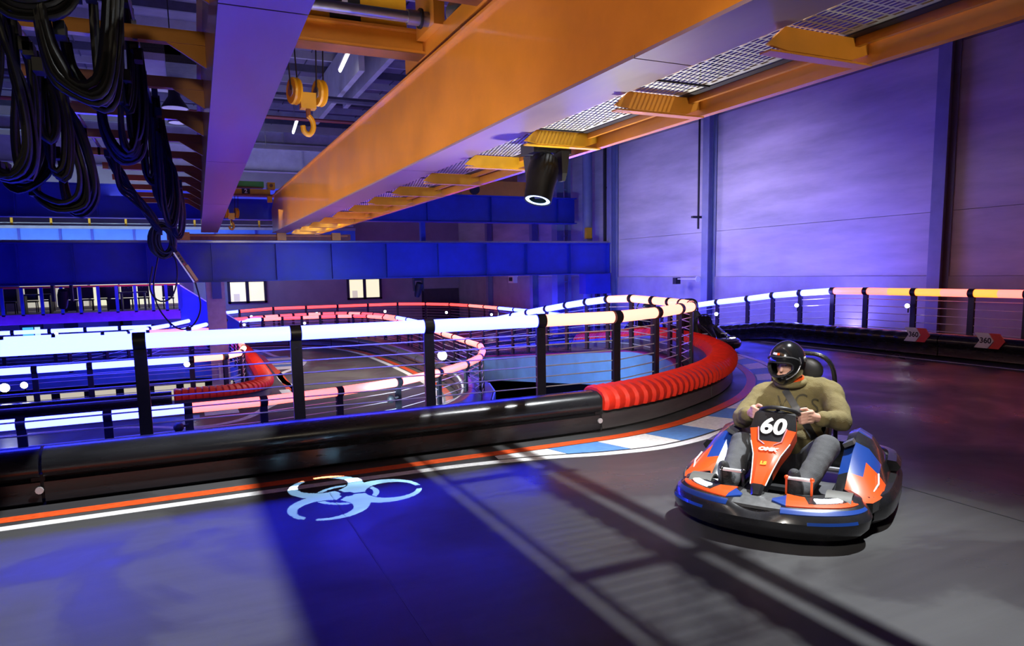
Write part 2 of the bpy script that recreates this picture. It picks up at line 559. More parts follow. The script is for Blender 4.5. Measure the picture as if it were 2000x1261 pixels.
# ------------------------------------------------------------------ right wall with columns
colY = [-3.0, 3.75, 10.5, 18.3, 24.0, 31.0, 36.6, 42.0]
wr = MB().span((16.06, -7, -1.4), (16.3, 42.3, 17.1)).build('wall_right', K['wall'])
tag(wr, kind='structure')
zl = 1.43
zs_ = at(1415, 450, x=16).z
zt = at(1600, 165, x=16).z
for i in range(len(colY) - 1):
    a, b = colY[i] + .12, colY[i + 1] - .12
    MB().span((15.94, a, -1.4), (16.06, b, zl - .006)).build('dado_panel', K['dado'], wr)
    MB().span((15.985, a, zl), (16.06, b, zs_ - .006)).build('wall_panel', K['wall'], wr)
    MB().span((15.99, a, zs_ + .006), (16.06, b, zt)).build('wall_panel', K['wall'], wr)
    MB().span((16.02, a, zt + .015), (16.06, b, 11.5)).build('wall_panel', K['dado'], wr)
for i, y in enumerate(colY[:-1]):
    mb = MB()
    mb.span((15.62, y - .15, -1.4), (15.645, y + .15, 11.8))
    mb.span((15.645, y - .012, -1.4), (15.97, y + .012, 11.8))
    mb.span((15.93, y - .15, -1.4), (15.955, y + .15, 11.8))
    mb.span((15.645, y + .10, -1.4), (15.955, y + .13, 11.8))
    tag(mb.build('column', K['column'], wr))
# back wall with windows, dark door panel
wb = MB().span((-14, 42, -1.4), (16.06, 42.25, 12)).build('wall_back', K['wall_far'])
tag(wb, kind='structure')
for nm, x0, x1 in (('window_1', 2.15, 4.22), ('window_2', 8.8, 10.9)):
    fr = MB()
    z0, z1 = .22, 1.52
    for q in ((x0, z0, x0 + .14, z1), (x1 - .14, z0, x1, z1), ((x0 + x1) / 2 - .09, z0, (x0 + x1) / 2 + .09, z1), (x0, z0, x1, z0 + .12), (x0, z1 - .1, x1, z1)):
        fr.span((q[0], 41.88, q[1]), (q[2], 42.0, q[3]))
    fo = tag(fr.build(nm, K['dark']), kind='structure')
    for a, b in ((x0 + .14, (x0 + x1) / 2 - .09), ((x0 + x1) / 2 + .09, x1 - .14)):
        MB().span((a, 41.95, z0 + .12), (b, 41.985, z1 - .1)).build('pane', K['room_glow'], fo)
    MB().span((x0 + .3, 41.93, z0 + .12), (x0 + .62, 41.95, z0 + .55)).build('blind', K['room_dim'], fo)
dp = tag(MB().span((13.55, 41.9, -1.2), (15.9, 42, .75)).build('door_1', K['brown_panel']), kind='structure')
MB().span((13.45, 41.86, -1.2), (13.55, 42, .85)).build('door_frame', K['dark'], dp)
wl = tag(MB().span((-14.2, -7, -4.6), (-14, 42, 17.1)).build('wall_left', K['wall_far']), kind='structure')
# pit back wall below the lower deck, with lit garage windows
pw = tag(MB().span((-14, 31.2, -4.5), (15.9, 31.4, LOW - .2)).build('wall_pit', K['dark']), kind='structure')
for i in range(12):
    x = -11.2 + i * 1.08
    if i in (3, 4):
        continue
    f_ = MB()
    f_.span((x, 31.1, -4.2), (x + .96, 31.2, -4.08)).span((x, 31.1, -2.6), (x + .96, 31.2, -2.5)).span((x, 31.1, -4.2), (x + .08, 31.2, -2.5)).span((x + .88, 31.1, -4.2), (x + .96, 31.2, -2.5))
    fo = f_.build('garage_window', K['dark'], pw)
    MB().span((x + .08, 31.14, -4.08), (x + .88, 31.19, -2.6)).build('pane', K['room_dim'], fo)

# ------------------------------------------------------------------ roof
rf = tag(MB().span((-14, 19, 10.2), (16, 42.2, 10.4)).build('ceiling', K['roof']), kind='structure')
MB().span((-14, -7, 16.9), (16, 19.2, 17.1)).build('upper_deck', K['roof'], rf)
MB().span((-14, 19.0, 10.2), (16, 19.2, 16.9)).build('step_wall', K['roof'], rf)
for i in range(9):
    y = -5 + i * 2.8
    MB().span((-14, y - .08, 16.5), (16, y + .08, 16.9)).build('purlin', K['roof_beam'], rf)
for i in range(13):
    y = 19.6 + i * 1.75
    MB().span((-14, y - .06, 9.92), (16, y + .06, 10.2)).build('purlin', K['roof_beam'] if i % 3 else K['roof_dark'], rf)
for i in range(15):
    x = -13 + i * 2.0
    MB().span((x - .015, 19.2, 10.15), (x + .015, 42, 10.2)).build('deck_rib', K['roof_dark'], rf)


def gird(name, y, z0, z1, x0, x1, m, m2, parent=None, stiff=2.2, fl=.3, sfirst=None):
    mb = MB()
    mb.span((x0, y - .012, z0), (x1, y + .012, z1))
    g = mb.build(name, m, parent)
    MB().span((x0, y - fl / 2, z0 - .025), (x1, y + fl / 2, z0)).build('bottom_flange', m2, g)
    MB().span((x0, y - fl / 2, z1), (x1, y + fl / 2, z1 + .025)).build('top_flange', m2, g)
    x = x0 + .4 if sfirst is None else sfirst
    while x < x1:
        MB().span((x - .012, y - fl / 2 + .02, z0), (x + .012, y - .012, z1)).build('stiffener', m2, g)
        x += stiff
    return g


for (py0, py1, yy, m) in ((262, 284, 38, K['roof_beam']), (296, 338, 32.5, K['roof_beam'])):
    z1, z0 = at(590, py0, y=yy).z, at(590, py1, y=yy).z
    g = gird('roof_girder', yy, z0, z1, -13.9, 15.6, m, K['roof_beam'], rf, 3.1)
for (px, py, yy) in ((730, 150, 26.0), (660, 190, 28)):
    p = at(px, py, y=yy)
    MB().span((p.x - .1, yy - 4, p.z - .05), (p.x + .1, yy + 5, 9.92)).build('rafter', K['roof_beam'], rf)
p = at(650, 237, y=30)
MB().tube([(-13.9, 30, p.z), (15.8, 30, p.z)], .07, 8).build('sprinkler_pipe', K['pipe_red'], rf)
p = at(650, 195, y=27)
MB().tube([(-13.9, 27, p.z), (15.8, 27, p.z)], .12, 8).build('duct_pipe', K['roof_dark'], rf)
# skylight strip and dark gear above the cables at upper left
for (px, py, wx, hy, m, yy) in ((275, 75, 1.7, 3.0, K['black'], 19.6), (330, 95, 1.3, 3.2, K['roof_beam'], 19.6), (365, 100, 1.0, 3.0, K['black'], 19.6)):
    p = at(px, py, y=yy)
    MB().span((p.x - wx / 2, yy, p.z - .3), (p.x + wx / 2, yy + hy, p.z + .1)).build('roof_hatch', m, rf)

# ------------------------------------------------------------------ crane runways
run = thing('crane_runway', 'long blue plate girder with stiffeners crossing the hall under the crane ends', 'steel beam', (-13.9, 24.05, 1.6))
zb, zt_ = at(600, 545, y=24.0).z, at(600, 476, y=24.0).z
web = MB().span((-13.9, 24.06, zb), (15.6, 24.1, zt_)).build('web', K['blue'], run)
MB().span((-13.9, 23.85, zt_), (15.6, 24.3, zt_ + .035)).build('top_flange', K['blue'], run)
MB().span((-13.9, 23.85, zb - .03), (15.6, 24.3, zb)).build('bottom_flange', K['blue'], run)
MB().span((-13.9, 24.02, zt_ + .035), (15.6, 24.1, zt_ + .10)).build('crane_rail', K['steel'], run)
xs_ = [at(px, 515, y=23.9).x for px in (143, 287, 415, 541, 650, 757, 858, 952, 1031, 1116, 1190)]
for x in [-12.2, -10, -8.1, -6.2, -4.3] + xs_:
    MB().span((x - .012, 23.9, zb), (x + .012, 24.06, zt_)).build('stiffener', K['blue'], run)
plr = thing('runway_pillar', 'lilac square pillar carrying the blue runway girder', 'pillar', (at(420, 560, y=23.9).x, 23.95, -4.5))
xp = plr.location.x
MB().span((xp - .27, 23.72, -4.5), (xp + .27, 24.2, zb - .03)).build('shaft', K['pillar'], plr)
MB().span((xp - .10, 23.66, zb - .55), (xp + .17, 23.72, zb - .03)).build('bearing_plate', K['blue'], plr)
MB().span((xp - .07, 23.69, -1.55), (xp - .01, 23.72, -1.0)).build('white_notice', K['white'], plr)
run2 = thing('second_runway', 'dark blue runway girder higher and behind the first one', 'steel beam', (-13.9, 26, 3.7))
z0, z1 = at(1000, 434, y=26).z, at(1000, 386, y=26).z
MB().span((-13.9, 26, z0), (15.2, 26.04, z1)).build('web', K['blue'], run2)
MB().span((-13.9, 25.8, z0 - .04), (15.2, 26.25, z0)).build('bottom_flange', K['blue'], run2)
MB().span((-13.9, 25.8, z1), (15.2, 26.25, z1 + .04)).build('top_flange', K['blue'], run2)
for px in (30, 190, 660, 835, 960, 1090):
    x = at(px, 410, y=25.9).x
    MB().span((x - .015, 25.85, z0), (x + .015, 26, z1)).build('stiffener', K['blue'], run2)
x = at(825, 450, y=26).x
MB().span((x - .09, 25.9, zt_), (x + .09, 26.1, z0)).build('prop', K['blue'], run2)
# orange end carriage of the neighbouring crane standing on it
ec = thing('end_carriage', 'orange end carriage standing on the dark blue girder behind the moving light', 'crane', (12, 26, z1 + .04))
p0, p1 = at(900, 378, y=25.9), at(1030, 352, y=25.9)
MB().span((p0.x, 25.75, z1 + .04), (p1.x + .6, 26.2, p1.z - .1)).build('beam', K['orange'], ec)
MB().span((p0.x + 1.2, 25.8, p1.z - .1), (p1.x - .5, 26.2, p1.z + .55)).build('gear_case', K['brown'], ec)
for x in (p0.x + .5, p1.x):
    MB().lathe([(.02, -.08), (.2, -.08), (.2, .08), (.02, .08)], 14, (x, 25.72, z1 + .24), (0, 1, 0)).build('wheel', K['dark'], ec)
# gallery beam far behind with a handrail
gal = thing('gallery_beam', 'brightly lit blue gallery edge with thin white handrail far behind the runway', 'gallery', (-13.9, 40, 4))
gz1, gz0 = at(200, 447, y=40).z, at(200, 480, y=40).z
MB().span((-13.9, 40, gz0), (9.0, 40.2, gz1)).build('fascia_plate', K['blue_lit'], gal)
MB().span((-13.9, 39.9, gz1), (9.0, 40.6, gz1 + .14)).build('edge_channel', K['roof_beam'], gal)
for px in (37, 118, 180, 262, 420, 500):
    x = at(px, 458, y=40).x
    MB().span((x - .05, 39.93, gz0), (x + .05, 40, gz1)).build('stiffener', K['blue'], gal)
hz = at(200, 424, y=40.4).z
for zz in (hz, hz - .32):
    MB().tube([(-13.9, 40.4, zz), (9.0, 40.4, zz)], .035, 6).build('handrail', K['bright'], gal)
for px in (23, 100, 175, 246, 380, 452, 506):
    x = at(px, 435, y=40.4).x
    MB().span((x - .05, 40.36, gz1 + .14), (x + .05, 40.44, hz)).build('handrail_post', K['yellow'], gal)
# pipes and stanchion in the corner by the right wall
st = thing('service_stanchion', 'blue-grey stanchion with ladder rungs in the corner by the right wall', 'column', (15.3, 27.2, -1.25))
MB().span((14.9, 27.0, -1.25), (15.25, 27.5, 9.0)).build('shaft', K['column'], st)
MB().span((15.45, 27.0, -1.25), (15.6, 27.3, 9.0)).build('side_rail', K['column'], st)
for k in range(16):
    MB().span((15.25, 27.1, .2 + k * .5), (15.45, 27.16, .25 + k * .5)).build('rung', K['column'], st)
pp = thing('ventilation_pipe', 'tall pale round pipe rising beside the right wall corner', 'pipe', (15.35, 25.2, -1.2))
MB().tube([(15.35, 25.2, ramp(25.2)), (15.35, 25.2, 6.6)], .2, 14).build('pipe_run', K['column'], pp, 40)
MB().tube([(15.35, 25.2, 6.55), (13.2, 25.2, 6.55)], .1, 10).build('top_branch', K['blue'], pp, 40)
MB().span((15.12, 24.9, 3.0), (15.38, 25.05, 3.45)).build('yellow_box', K['yellow'], pp)
bx = thing('junction_box', 'dark blue steel box with stem hung below the runway girder end', 'box', (15.0, 23.9, .4))
MB().span((14.35, 23.7, .78), (15.5, 24.2, zb - .03)).build('case', K['blue'], bx)
MB().span((14.95, 23.85, -1.2), (15.1, 24.0, .78)).build('stem', K['dark'], bx)
tag(MB().tube([(15.75, 24.5, ramp(24.5)), (15.75, 24.5, 7.2)], .07, 8).span((15.7, 24.45, 5.0), (15.98, 24.55, 5.06)).build('drain_pipe', K['dark']), 'dark vertical pipe between the pale round pipe and the right wall column', 'pipe')
q = at(1001, 545, x=15.8)
hx = thing('wall_unit', 'small white box high on the right wall beyond the blue runway girder', 'box', q)
MB().span((15.7, q.y - .3, q.z - .2), (16.0, q.y + .3, q.z + .25)).build('case', K['white'], hx)
MB().span((15.68, q.y - .2, q.z - .1), (15.7, q.y + .2, q.z + .1)).build('vent', K['dark'], hx)
for x in (.93, 4.93, -3.07):
    MB().span((x - .006, -7, .0005), (x + .006, 5.5, .0016)).build('floor_joint', K['ink'], floor)
# thin pipe and camera arm on the wall columns
pr = tag(MB().tube([(15.56, 18.55, 8.5), (15.56, 18.55, 3.0)], .035, 8).span((15.3, 18.5, 3.35), (15.99, 18.6, 3.42)).build('drain_pipe', K['dark']), 'thin dark drain pipe running down beside the second wall column', 'pipe')
ca = thing('wall_camera', 'small black camera on a white arm beside the wall column', 'camera', (15.5, 18.5, 1.35))
q = at(1352, 546, y=19.6)
MB().span((15.45, 18.5, 1.34), (15.5, 19.5, 1.37)).build('arm', K['white'], ca)
MB().span((15.38, 19.45, 1.18), (15.58, 19.62, 1.4)).build('camera_body', K['black'], ca)
MB().lathe([(.01, 0), (.1, 0), (.1, .03), (.01, .03)], 12, (15.48, 18.45, 1.35), (0, -1, 0)).build('wall_plate', K['white'], ca)

# ------------------------------------------------------------------ ceiling lamps


def batten(px, py, yy, dx, dy, label, flat=False):
    p = at(px, py, y=yy)
    r = thing('ceiling_batten', label, 'lamp', (p.x, p.y, p.z), 'fluorescent battens under the roof')
    v = Vec((dx, dy, 0))
    a, b = p - v / 2, p + v / 2
    MB().beam(a + Vec((0, 0, .06)), b + Vec((0, 0, .06)), .14, .07).build('housing', K['white'], r)
    MB().tube([a, b], .045, 8).build('tube', K['tube_white'], r)
    MB().beam(p + Vec((0, 0, .09)), p + Vec((0, 0, 10.15 - p.z)), .03, .03, (1, 0, 0)).build('hanger', K['steel'], r)


batten(672, 122, 23.5, .15, 2.0, 'bright fluorescent batten nearest above the hook block')
batten(576, 249, 34, .2, 2.6, 'short looking fluorescent batten left of the crane girder web')
batten(522, 332, 36, 2.0, 0, 'fluorescent batten seen side on between the two crane girders')
batten(242, 320, 34, 2.2, 0, 'fluorescent batten seen side on behind the hanging cables')
for (px, py, yy, lb) in ((342, 212, 22, 'round high bay lamp hanging behind the crane brackets, upper one'), (347, 240, 31, 'round high bay lamp hanging behind the crane brackets, lower one')):
    p = at(px, py, y=yy)
    r = thing('high_bay_lamp', lb, 'lamp', p)
    MB().lathe([(.06, .55), (.14, .5), (.16, .32), (.34, .05), (.36, 0), (.33, 0), (.14, .28)], 18, p).build('reflector', K['black'], r, 40)
    MB().lathe([(.02, .0), (.33, .0), (.33, .02), (.02, .02)], 18, p).build('diffuser', K['white'], r)
    MB().beam(p + Vec((0, 0, .5)), p + Vec((0, 0, max(.55, 10.15 - p.z))), .03, .03, (1, 0, 0)).build('rod', K['dark'], r)

# ------------------------------------------------------------------ barriers
PROF = [(-.46, .0), (-.03, .0), (0, .03), (-.012, .11), (-.004, .18), (-.035, .20), (-.005, .225), (.022, .28), (.018, .33), (-.02, .385), (-.10, .42), (-.20, .425), (-.30, .40), (-.36, .33), (-.46, .24)]


def cap_prof(i, mir=None):
    d = (0, .026, .018, .009)[i % 4]
    pr = [(.020 + d, .232), (.036 + d, .262), (.044 + d, .315), (.034 + d, .365), (-.01 + d * .6, .415 + d * .5), (-.10, .448 + d), (-.20, .452 + d), (-.31, .428 + d * .7), (-.38 - d * .6, .35), (-.39 - d * .6, .24), (-.34, .24), (-.30, .37), (-.1, .41), (-.01, .33), (0, .232)]
    return pr


def barrier(name, label, path, breaks, red, m=None, m2=None, group=None, prof=None, cap=None):
    """breaks: indices into the path; red: set of module numbers that carry a red cap"""
    r = thing(name, label, 'barrier', path[breaks[0]], group)
    for k in range(len(breaks) - 1):
        seg = path[breaks[k]:breaks[k + 1] + 1]
        seg = [seg[0].lerp(seg[1], .12)] + seg[1:-1] + [seg[-1].lerp(seg[-2], .12)]
        md = MB().sweep(seg, prof or PROF).build('module', (m2 or K['plastic_worn']) if k in red else (m or K['plastic']), r, 50)
        if k in red:
            fine = smooth_path(seg, .036)
            MB().sweep(fine, cap or cap_prof).build('red_cap', K['red_cap'], r, 30)
    return r


def idx(path, f):
    return min(range(len(path)), key=lambda i: f(path[i]))


brk = [idx(inner, lambda p, x=x: abs(p.x - x) + (p.y > 7) * 9) for x in (-9, -6.0, -1.05, 3.95)]
last = brk[-1]
step = 24
while last + step < len(inner) - 6:
    last += step
    brk.append(last)
red_mod = {k for k in range(3, len(brk) - 1) if inner[brk[k + 1]].y < 15.5}
ib = barrier('track_barrier', 'black plastic barrier with red ribbed cap curving round the near bend', inner, brk, red_mod)
for px in (-1.05, 3.95):
    p = inner[idx(inner, lambda q, x=px: abs(q.x - x) + (q.y > 7) * 9)]
    MB().span((p.x - .07, p.y + .015, .05), (p.x + .02, p.y + .06, .24)).build('joint_plate', K['black'], ib)
    MB().lathe([(.005, 0), (.028, 0), (.028, .03), (.005, .03)], 10, (p.x - .02, p.y + .02, .12), (0, -1, 0)).build('bolt', K['bright'], ib)
outer = [Vec((12.5, y, ramp(y))) for y in [24 - .25 * i for i in range(125)]]


def rib_prof(i):
    d = (.0, .03, .03, .0)[i % 4] if outer[min(i, len(outer) - 1)].y > 9.6 else 0
    return [(a + (d if b > .2 else 0), b) for a, b in PROF]


ob_brk = list(range(0, 125, 9))
ob = thing('track_barrier', 'black plastic barrier along the outer edge below the right wall', 'barrier', outer[0])
for k in range(len(ob_brk) - 1):
    seg = outer[ob_brk[k]:ob_brk[k + 1] + 1]
    if seg[0].y > 10:
        f2 = smooth_path(seg, .07)
        MB().sweep(f2, lambda i: [(a + (.03 if (i % 4 in (1, 2) and b > .15) else 0), b) for a, b in PROF]).build('module', K['plastic'], ob, 50)
    else:
        MB().sweep([seg[0].lerp(seg[1], .06)] + seg[1:], PROF).build('module', K['plastic'], ob, 50)
# chevron direction signs on that barrier
for (px, py, lb) in ((1782, 653, 'white and red chevron sign on the outer barrier, nearer the driver'), (1922, 665, 'white and red chevron sign on the outer barrier, farther from the bend')):
    p = at(px, py, x=12.44)
    r = thing('chevron_sign', lb, 'sign', p)
    W = [(-.17, .13), (.06, .13), (.15, 0), (.06, -.13), (-.17, -.13), (-.08, 0)]
    Rd = [(.075, .13), (.24, .13), (.33, 0), (.24, -.13), (.075, -.13), (.165, 0)]
    for nm, P_, m_ in (('white_chevron', W, K['white']), ('red_chevron', Rd, K['red'])):
        vs = [(12.445, p.y - a, p.z + b) for a, b in P_] + [(12.47, p.y - a, p.z + b) for a, b in P_]
        fs = [(0, 1, 2, 5), (5, 2, 3, 4), (11, 8, 7, 6), (10, 9, 8, 11)] + [(k, 6 + k, 6 + (k + 1) % 6, (k + 1) % 6) for k in range(6)]
        MB().add(vs, fs).build(nm, m_, r)
    write(MB(), '360', .13, (12.441, p.y - .02, p.z), (0, -1, 0), (0, 0, 1), .004).build('lettering', K['ink'], r)

# lower track: inner and outer barriers, lines
lin = smooth_path([(-13, 17.1, LOW), (-6, 17.1, LOW), (-.5, 17.1, LOW), (.8, 17.15, LOW), (1.5, 17.6, LOW), (1.85, 18.6, LOW), (1.95, 21, LOW), (2.0, 25, LOW), (1.95, 27.6, LOW), (1.5, 29.2, LOW), (.6, 29.8, LOW), (-2, 29.9, LOW), (-13, 29.9, LOW)], .2)
b2 = [0] + [idx(lin, lambda p, x=x: abs(p.x - x) + (p.y > 18) * 30) for x in (-8, -4.2, -.42)]
e_ = idx(lin, lambda p: abs(p.x + 1.4) + (p.y < 25) * 30)
b2 += [b2[-1] + (e_ - b2[-1]) * k // 5 for k in range(1, 6)] + [len(lin) - 1]
barrier('lower_barrier', 'black barrier with dark red ribbed cap round the lower level bend', lin, b2, set(range(3, 8)))
lout = smooth_path([(-9, 11.95, LOW), (0, 11.95, LOW), (2.2, 12.0, LOW), (3.6, 12.3, LOW), (4.8, 13.2, LOW), (5.6, 14.8, LOW), (6.15, 17, LOW), (6.35, 20, LOW), (6.4, 23.5, LOW), (6.25, 26.5, LOW), (5.6, 29.0, LOW), (4.4, 30.6, LOW), (2.6, 31.4, LOW), (.2, 31.6, LOW), (-5, 31.6, LOW)], .2)
barrier('lower_barrier', 'black barrier along the outer edge of the lower track bend', lout, list(range(0, len(lout) - 1, 11)) + [len(lout) - 1], set(), m=K['plastic_worn'], prof=[(-a, b) for a, b in PROF])
strip('red_line', lout, -.34, -.16, K['line_red'], low)
strip('white_line', lout, -.56, -.40, K['line_white'], low)
strip('red_line', lin, .35, .55, K['line_red'], low)
wl_path = smooth_path([(-13, 15.9, LOW), (-3.4, 15.95, LOW), (-1.2, 15.6, LOW), (0, 14.95, LOW), (.9, 15.3, LOW), (1.5, 16.4, LOW), (2.1, 17.6, LOW), (2.45, 18.8, LOW), (2.35, 20.5, LOW), (2.5, 22, LOW), (3.3, 23.6, LOW), (3.6, 25.4, LOW), (2.9, 27.0, LOW), (2.6, 29, LOW), (1.6, 30.6, LOW), (-3, 31, LOW)], .2)
strip('white_line', wl_path, -.09, .09, K['line_white'], low)
for (y0, x0, x1, m) in ((15.7, -.9, .1, K['line_blue']), (16.1, .2, .9, K['line_white']), (17.2, 1.75, 2.15, K['line_blue']), (18.2, 2.05, 2.3, K['line_white'])):
    MB().span((x0, y0, LOW + .001), (x1, y0 + .6, LOW + .004)).build('kerb_tile', m, low)
for (y0, y1) in ((23.0, 23.7), (24.3, 25.0), (25.6, 26.3)):
    MB().span((2.5, y0, LOW + .001), (3.3, y1, LOW + .004)).build('kerb_tile', K['line_white'], low)
    MB().span((2.5, y1, LOW + .001), (3.3, y1 + .55, LOW + .004)).build('kerb_tile', K['line_blue'], low)

# ------------------------------------------------------------------ railings with light tubes


def post_mesh(h, wd, dp):
    mb = MB()
    mb.box((0, 0, -h / 2 - .02), (wd, dp, h - .04))
    mb.box((0, 0, -h + .006), (wd * 1.7, dp * 2.6, .012))
    mb.tube([(-wd * .5, 0, 0), (wd * .5, 0, 0)], .087, 16)
    mb.box((0, -dp * .5 - .003, -.16), (.03, .006, .016))
    return mb


TUBE_R = .077
_tm = {}


def tube_mesh(m):
    if m.name not in _tm:
        o = MB().tube([(0, 0, 0), (1, 0, 0)], TUBE_R, 14).build('light_tube', m, None, 60)
        _tm[m.name] = o.data
        bpy.data.objects.remove(o)
    return _tm[m.name]


def rail(name, label, pts, col, h=1.1, cables=7, wd=.115, group=None, posts=True):
    r = thing(name, label, 'railing', (pts[0].x, pts[0].y, pts[0].z - h), group)
    o = post_mesh(h, wd, .05).build('post', K['post'], r, 40, local=True)
    pm = o.data
    bpy.data.objects.remove(o)
    N = len(pts)
    for i, p in enumerate(pts):
        t = (pts[min(i + 1, N - 1)] - pts[max(i - 1, 0)])
        place('post', pm, r, p, math.atan2(t.y, t.x))
    for i in range(N - 1):
        c = col(i)
        a, b = pts[i], pts[i + 1]
        cs = c if isinstance(c, tuple) else (c,)
        d = b - a
        for k, m in enumerate(cs):
            s0 = a + d * (k / len(cs)) + d.normalized() * (wd * .5 if k == 0 else 0)
            s1 = a + d * ((k + 1) / len(cs)) - d.normalized() * (wd * .5 if k == len(cs) - 1 else 0)
            q = place('light_tube', tube_mesh(K[m]), r, s0)
            e = s1 - s0
            q.rotation_euler = e.to_track_quat('X', 'Z').to_euler()
            q.scale = (e.length, 1, 1)
    for k in range(cables):
        dz = .17 + k * (h - .32) / max(1, cables - 1)
        MB().tube([p - Vec((0, 0, dz)) for p in pts], .008, 5).build('cable', K['bright'], r, 60)
    return r


def xyz(lst):
    return [Vec(p) for p in lst]


r1 = xyz([(-4.9, 7.6, 1.1), (-3.4, 7.6, 1.1), (-1.92, 7.6, 1.1), (-.44, 7.62, 1.1), (1.03, 7.62, 1.1), (2.5, 7.6, 1.1), (3.92, 7.55, 1.1), (5.02, 7.55, 1.1), (5.95, 7.95, 1.1), (6.75, 8.45, 1.1), (7.4, 8.95, 1.09),
          (7.85, 9.5, 1.08), (8.25, 10.25, 1.07), (8.45, 10.85, 1.07), (8.5, 11.45, 1.08), (8.5, 12.2, 1.1), (8.5, 13.1, 1.06), (8.5, 14.0, .97), (8.5, 14.95, .86), (8.5, 16.0, .73), (8.5, 17.1, .59), (8.5, 18.1, .45),
          (8.5, 19.2, .30), (8.5, 20.3, .14), (8.5, 21.4, .0), (8.5, 22.6, -.12)])
rail('guard_rail', 'black post railing with white to salmon light tube nearest the viewer, curving round the bend', r1, lambda i: 'led_blue' if i < 6 else 'led_peach' if i == 6 else 'led_peach' if i < 10 else 'led_peach' if i < 16 else 'led_blue')
cpx = [(842, 634), (818, 629), (796, 624), (775, 620), (753, 616.5), (731, 614), (707, 612.5), (681, 612), (655, 612), (628, 613), (600, 614), (572, 615.5), (544, 617), (514, 619), (484, 621.5), (452, 624.5)]
rc = [at(a, b, z=-.17) for a, b in cpx]
rail('guard_rail', 'far railing with salmon light tube in front of the red one along the back wall', rc, lambda i: 'led_far' if i < 3 else 'led_red' if i % 3 else 'led_pink', cables=5)
r2 = xyz([(14, 3.2, 1.12), (14, 4.3, 1.12), (14, 5.4, 1.12), (14, 6.5, 1.12), (14, 7.6, 1.12), (14, 8.6, 1.12), (14, 9.8, 1.12), (14, 10.95, 1.12), (14, 11.84, 1.11), (14, 12.8, 1.04), (14, 13.7, .96), (14, 14.6, .85), (14, 15.8, .72),
          (14, 17.1, .55), (14, 18.4, .38), (14, 19.8, .22), (14, 21.3, .06), (14, 22.9, -.06), (14, 24.6, -.1), (14, 26.2, -.08), (14, 27.9, -.06), (14, 29.6, -.06), (14, 31.4, -.06), (14, 33.2, -.06), (13.9, 35.1, -.06), (13.5, 37, -.05), (12.5, 38.3, -.03),
          (11.0, 38.9, 0), (9.3, 39, 0), (7.6, 39, 0), (5.9, 39, 0), (4.2, 39, 0), (2.5, 39, -.08), (.8, 39, -.2), (-1, 38.6, -.3)])
rail('guard_rail', 'railing with white, amber and red light tube along the right wall and back wall', r2, lambda i: ('led_amber', 'led_pink') if i < 4 else (('led_pink', 'led_amber') if i < 6 else ('led_amber', 'led_pink') if i == 6 else 'led_pink' if i == 7 else 'led_blue' if i < 22 else 'led_pink' if i < 24 else 'led_red' if i < 32 else 'led_blue'), cables=6)
ppx = [(943, 685), (938, 675), (913, 667), (887, 658), (866, 652), (846, 644), (826, 636), (803, 629), (780, 624), (750, 620), (718, 617.5), (690, 617), (658, 617.5), (625, 618.5), (589, 620), (551, 621.5), (512, 623.5), (469, 626), (430, 630), (392, 634)]
rp_ = xyz([(-6.5, 11.35, -.25), (-5.4, 11.35, -.25), (-4.3, 11.35, -.25), (-3.23, 11.35, -.25), (-2.18, 11.35, -.25), (-1.14, 11.37, -.25), (-.08, 11.4, -.25), (1.0, 11.45, -.25), (2.25, 11.75, -.25), (3.4, 12.2, -.25), (4.45, 12.95, -.25), (5.35, 13.8, -.25), (6.1, 14.8, -.25)]) + [at(a, b, z=-.25) for a, b in ppx]
rail('guard_rail', 'lower railing with salmon light tube looping round the lower track bend', rp_, lambda i: 'led_far' if i < 6 else 'led_pink' if i < 22 else 'led_red' if i % 2 and i < 28 else 'led_pink' if i < 29 else 'led_far', cables=6)
ri = xyz([(-8.4, 18.2, -.25), (-7.35, 18.2, -.25), (-6.3, 18.2, -.25), (-5.25, 18.2, -.25), (-4.2, 18.2, -.25), (-3.15, 18.2, -.25), (-2.1, 18.25, -.25), (-1.05, 18.3, -.25), (.02, 18.32, -.25), (.78, 18.5, -.25), (1.2, 19.2, -.25), (1.37, 20.5, -.25), (1.4, 22, -.25),
          (1.4, 23.6, -.25), (1.4, 25.4, -.25), (1.35, 27.2, -.25), (.95, 28.3, -.25), (.1, 28.7, -.25), (-1.35, 28.7, -.25), (-2.8, 28.7, -.25), (-4.3, 28.7, -.25), (-5.8, 28.7, -.25), (-7.3, 28.7, -.25), (-8.8, 28.7, -.25)])
rail('guard_rail', 'lower inner railing with light tube turning from white to salmon at the lilac pillar', ri, lambda i: 'led_far' if i < 8 else 'led_peach' if i < 11 else 'led_pink' if i < 18 else 'led_far', cables=7)
ez = at(174, 643, y=30.6).z
re_ = [Vec((-9.3 + 1.15 * k, 30.6, ez)) for k in range(8)]
rail('guard_rail', 'white lit railing under the violet balcony fascia', re_, lambda i: 'led_far', h=1.0, cables=4)
d1 = [at(134, 671, y=26.5), at(172, 665, y=27), at(206, 659, y=27.5), at(248, 650, y=28.2), at(290, 642, y=29), at(330, 635, y=30), at(370, 626, y=31.2), at(406, 618, y=32.5)]
rail('ramp_rail', 'white lit railing climbing the ramp, starting behind the nearest light tube', d1, lambda i: 'led_far', h=.95, cables=4)
d2 = [at(262, 664, y=25.2), at(292, 657, y=25.8), at(330, 650, y=33.2), at(368, 642, y=28), at(404, 633, y=29.3), at(440, 625, y=30.8)]
rail('ramp_rail', 'second white lit ramp railing, ending beside the lilac pillar', d2, lambda i: 'led_far', h=.95, cables=4)
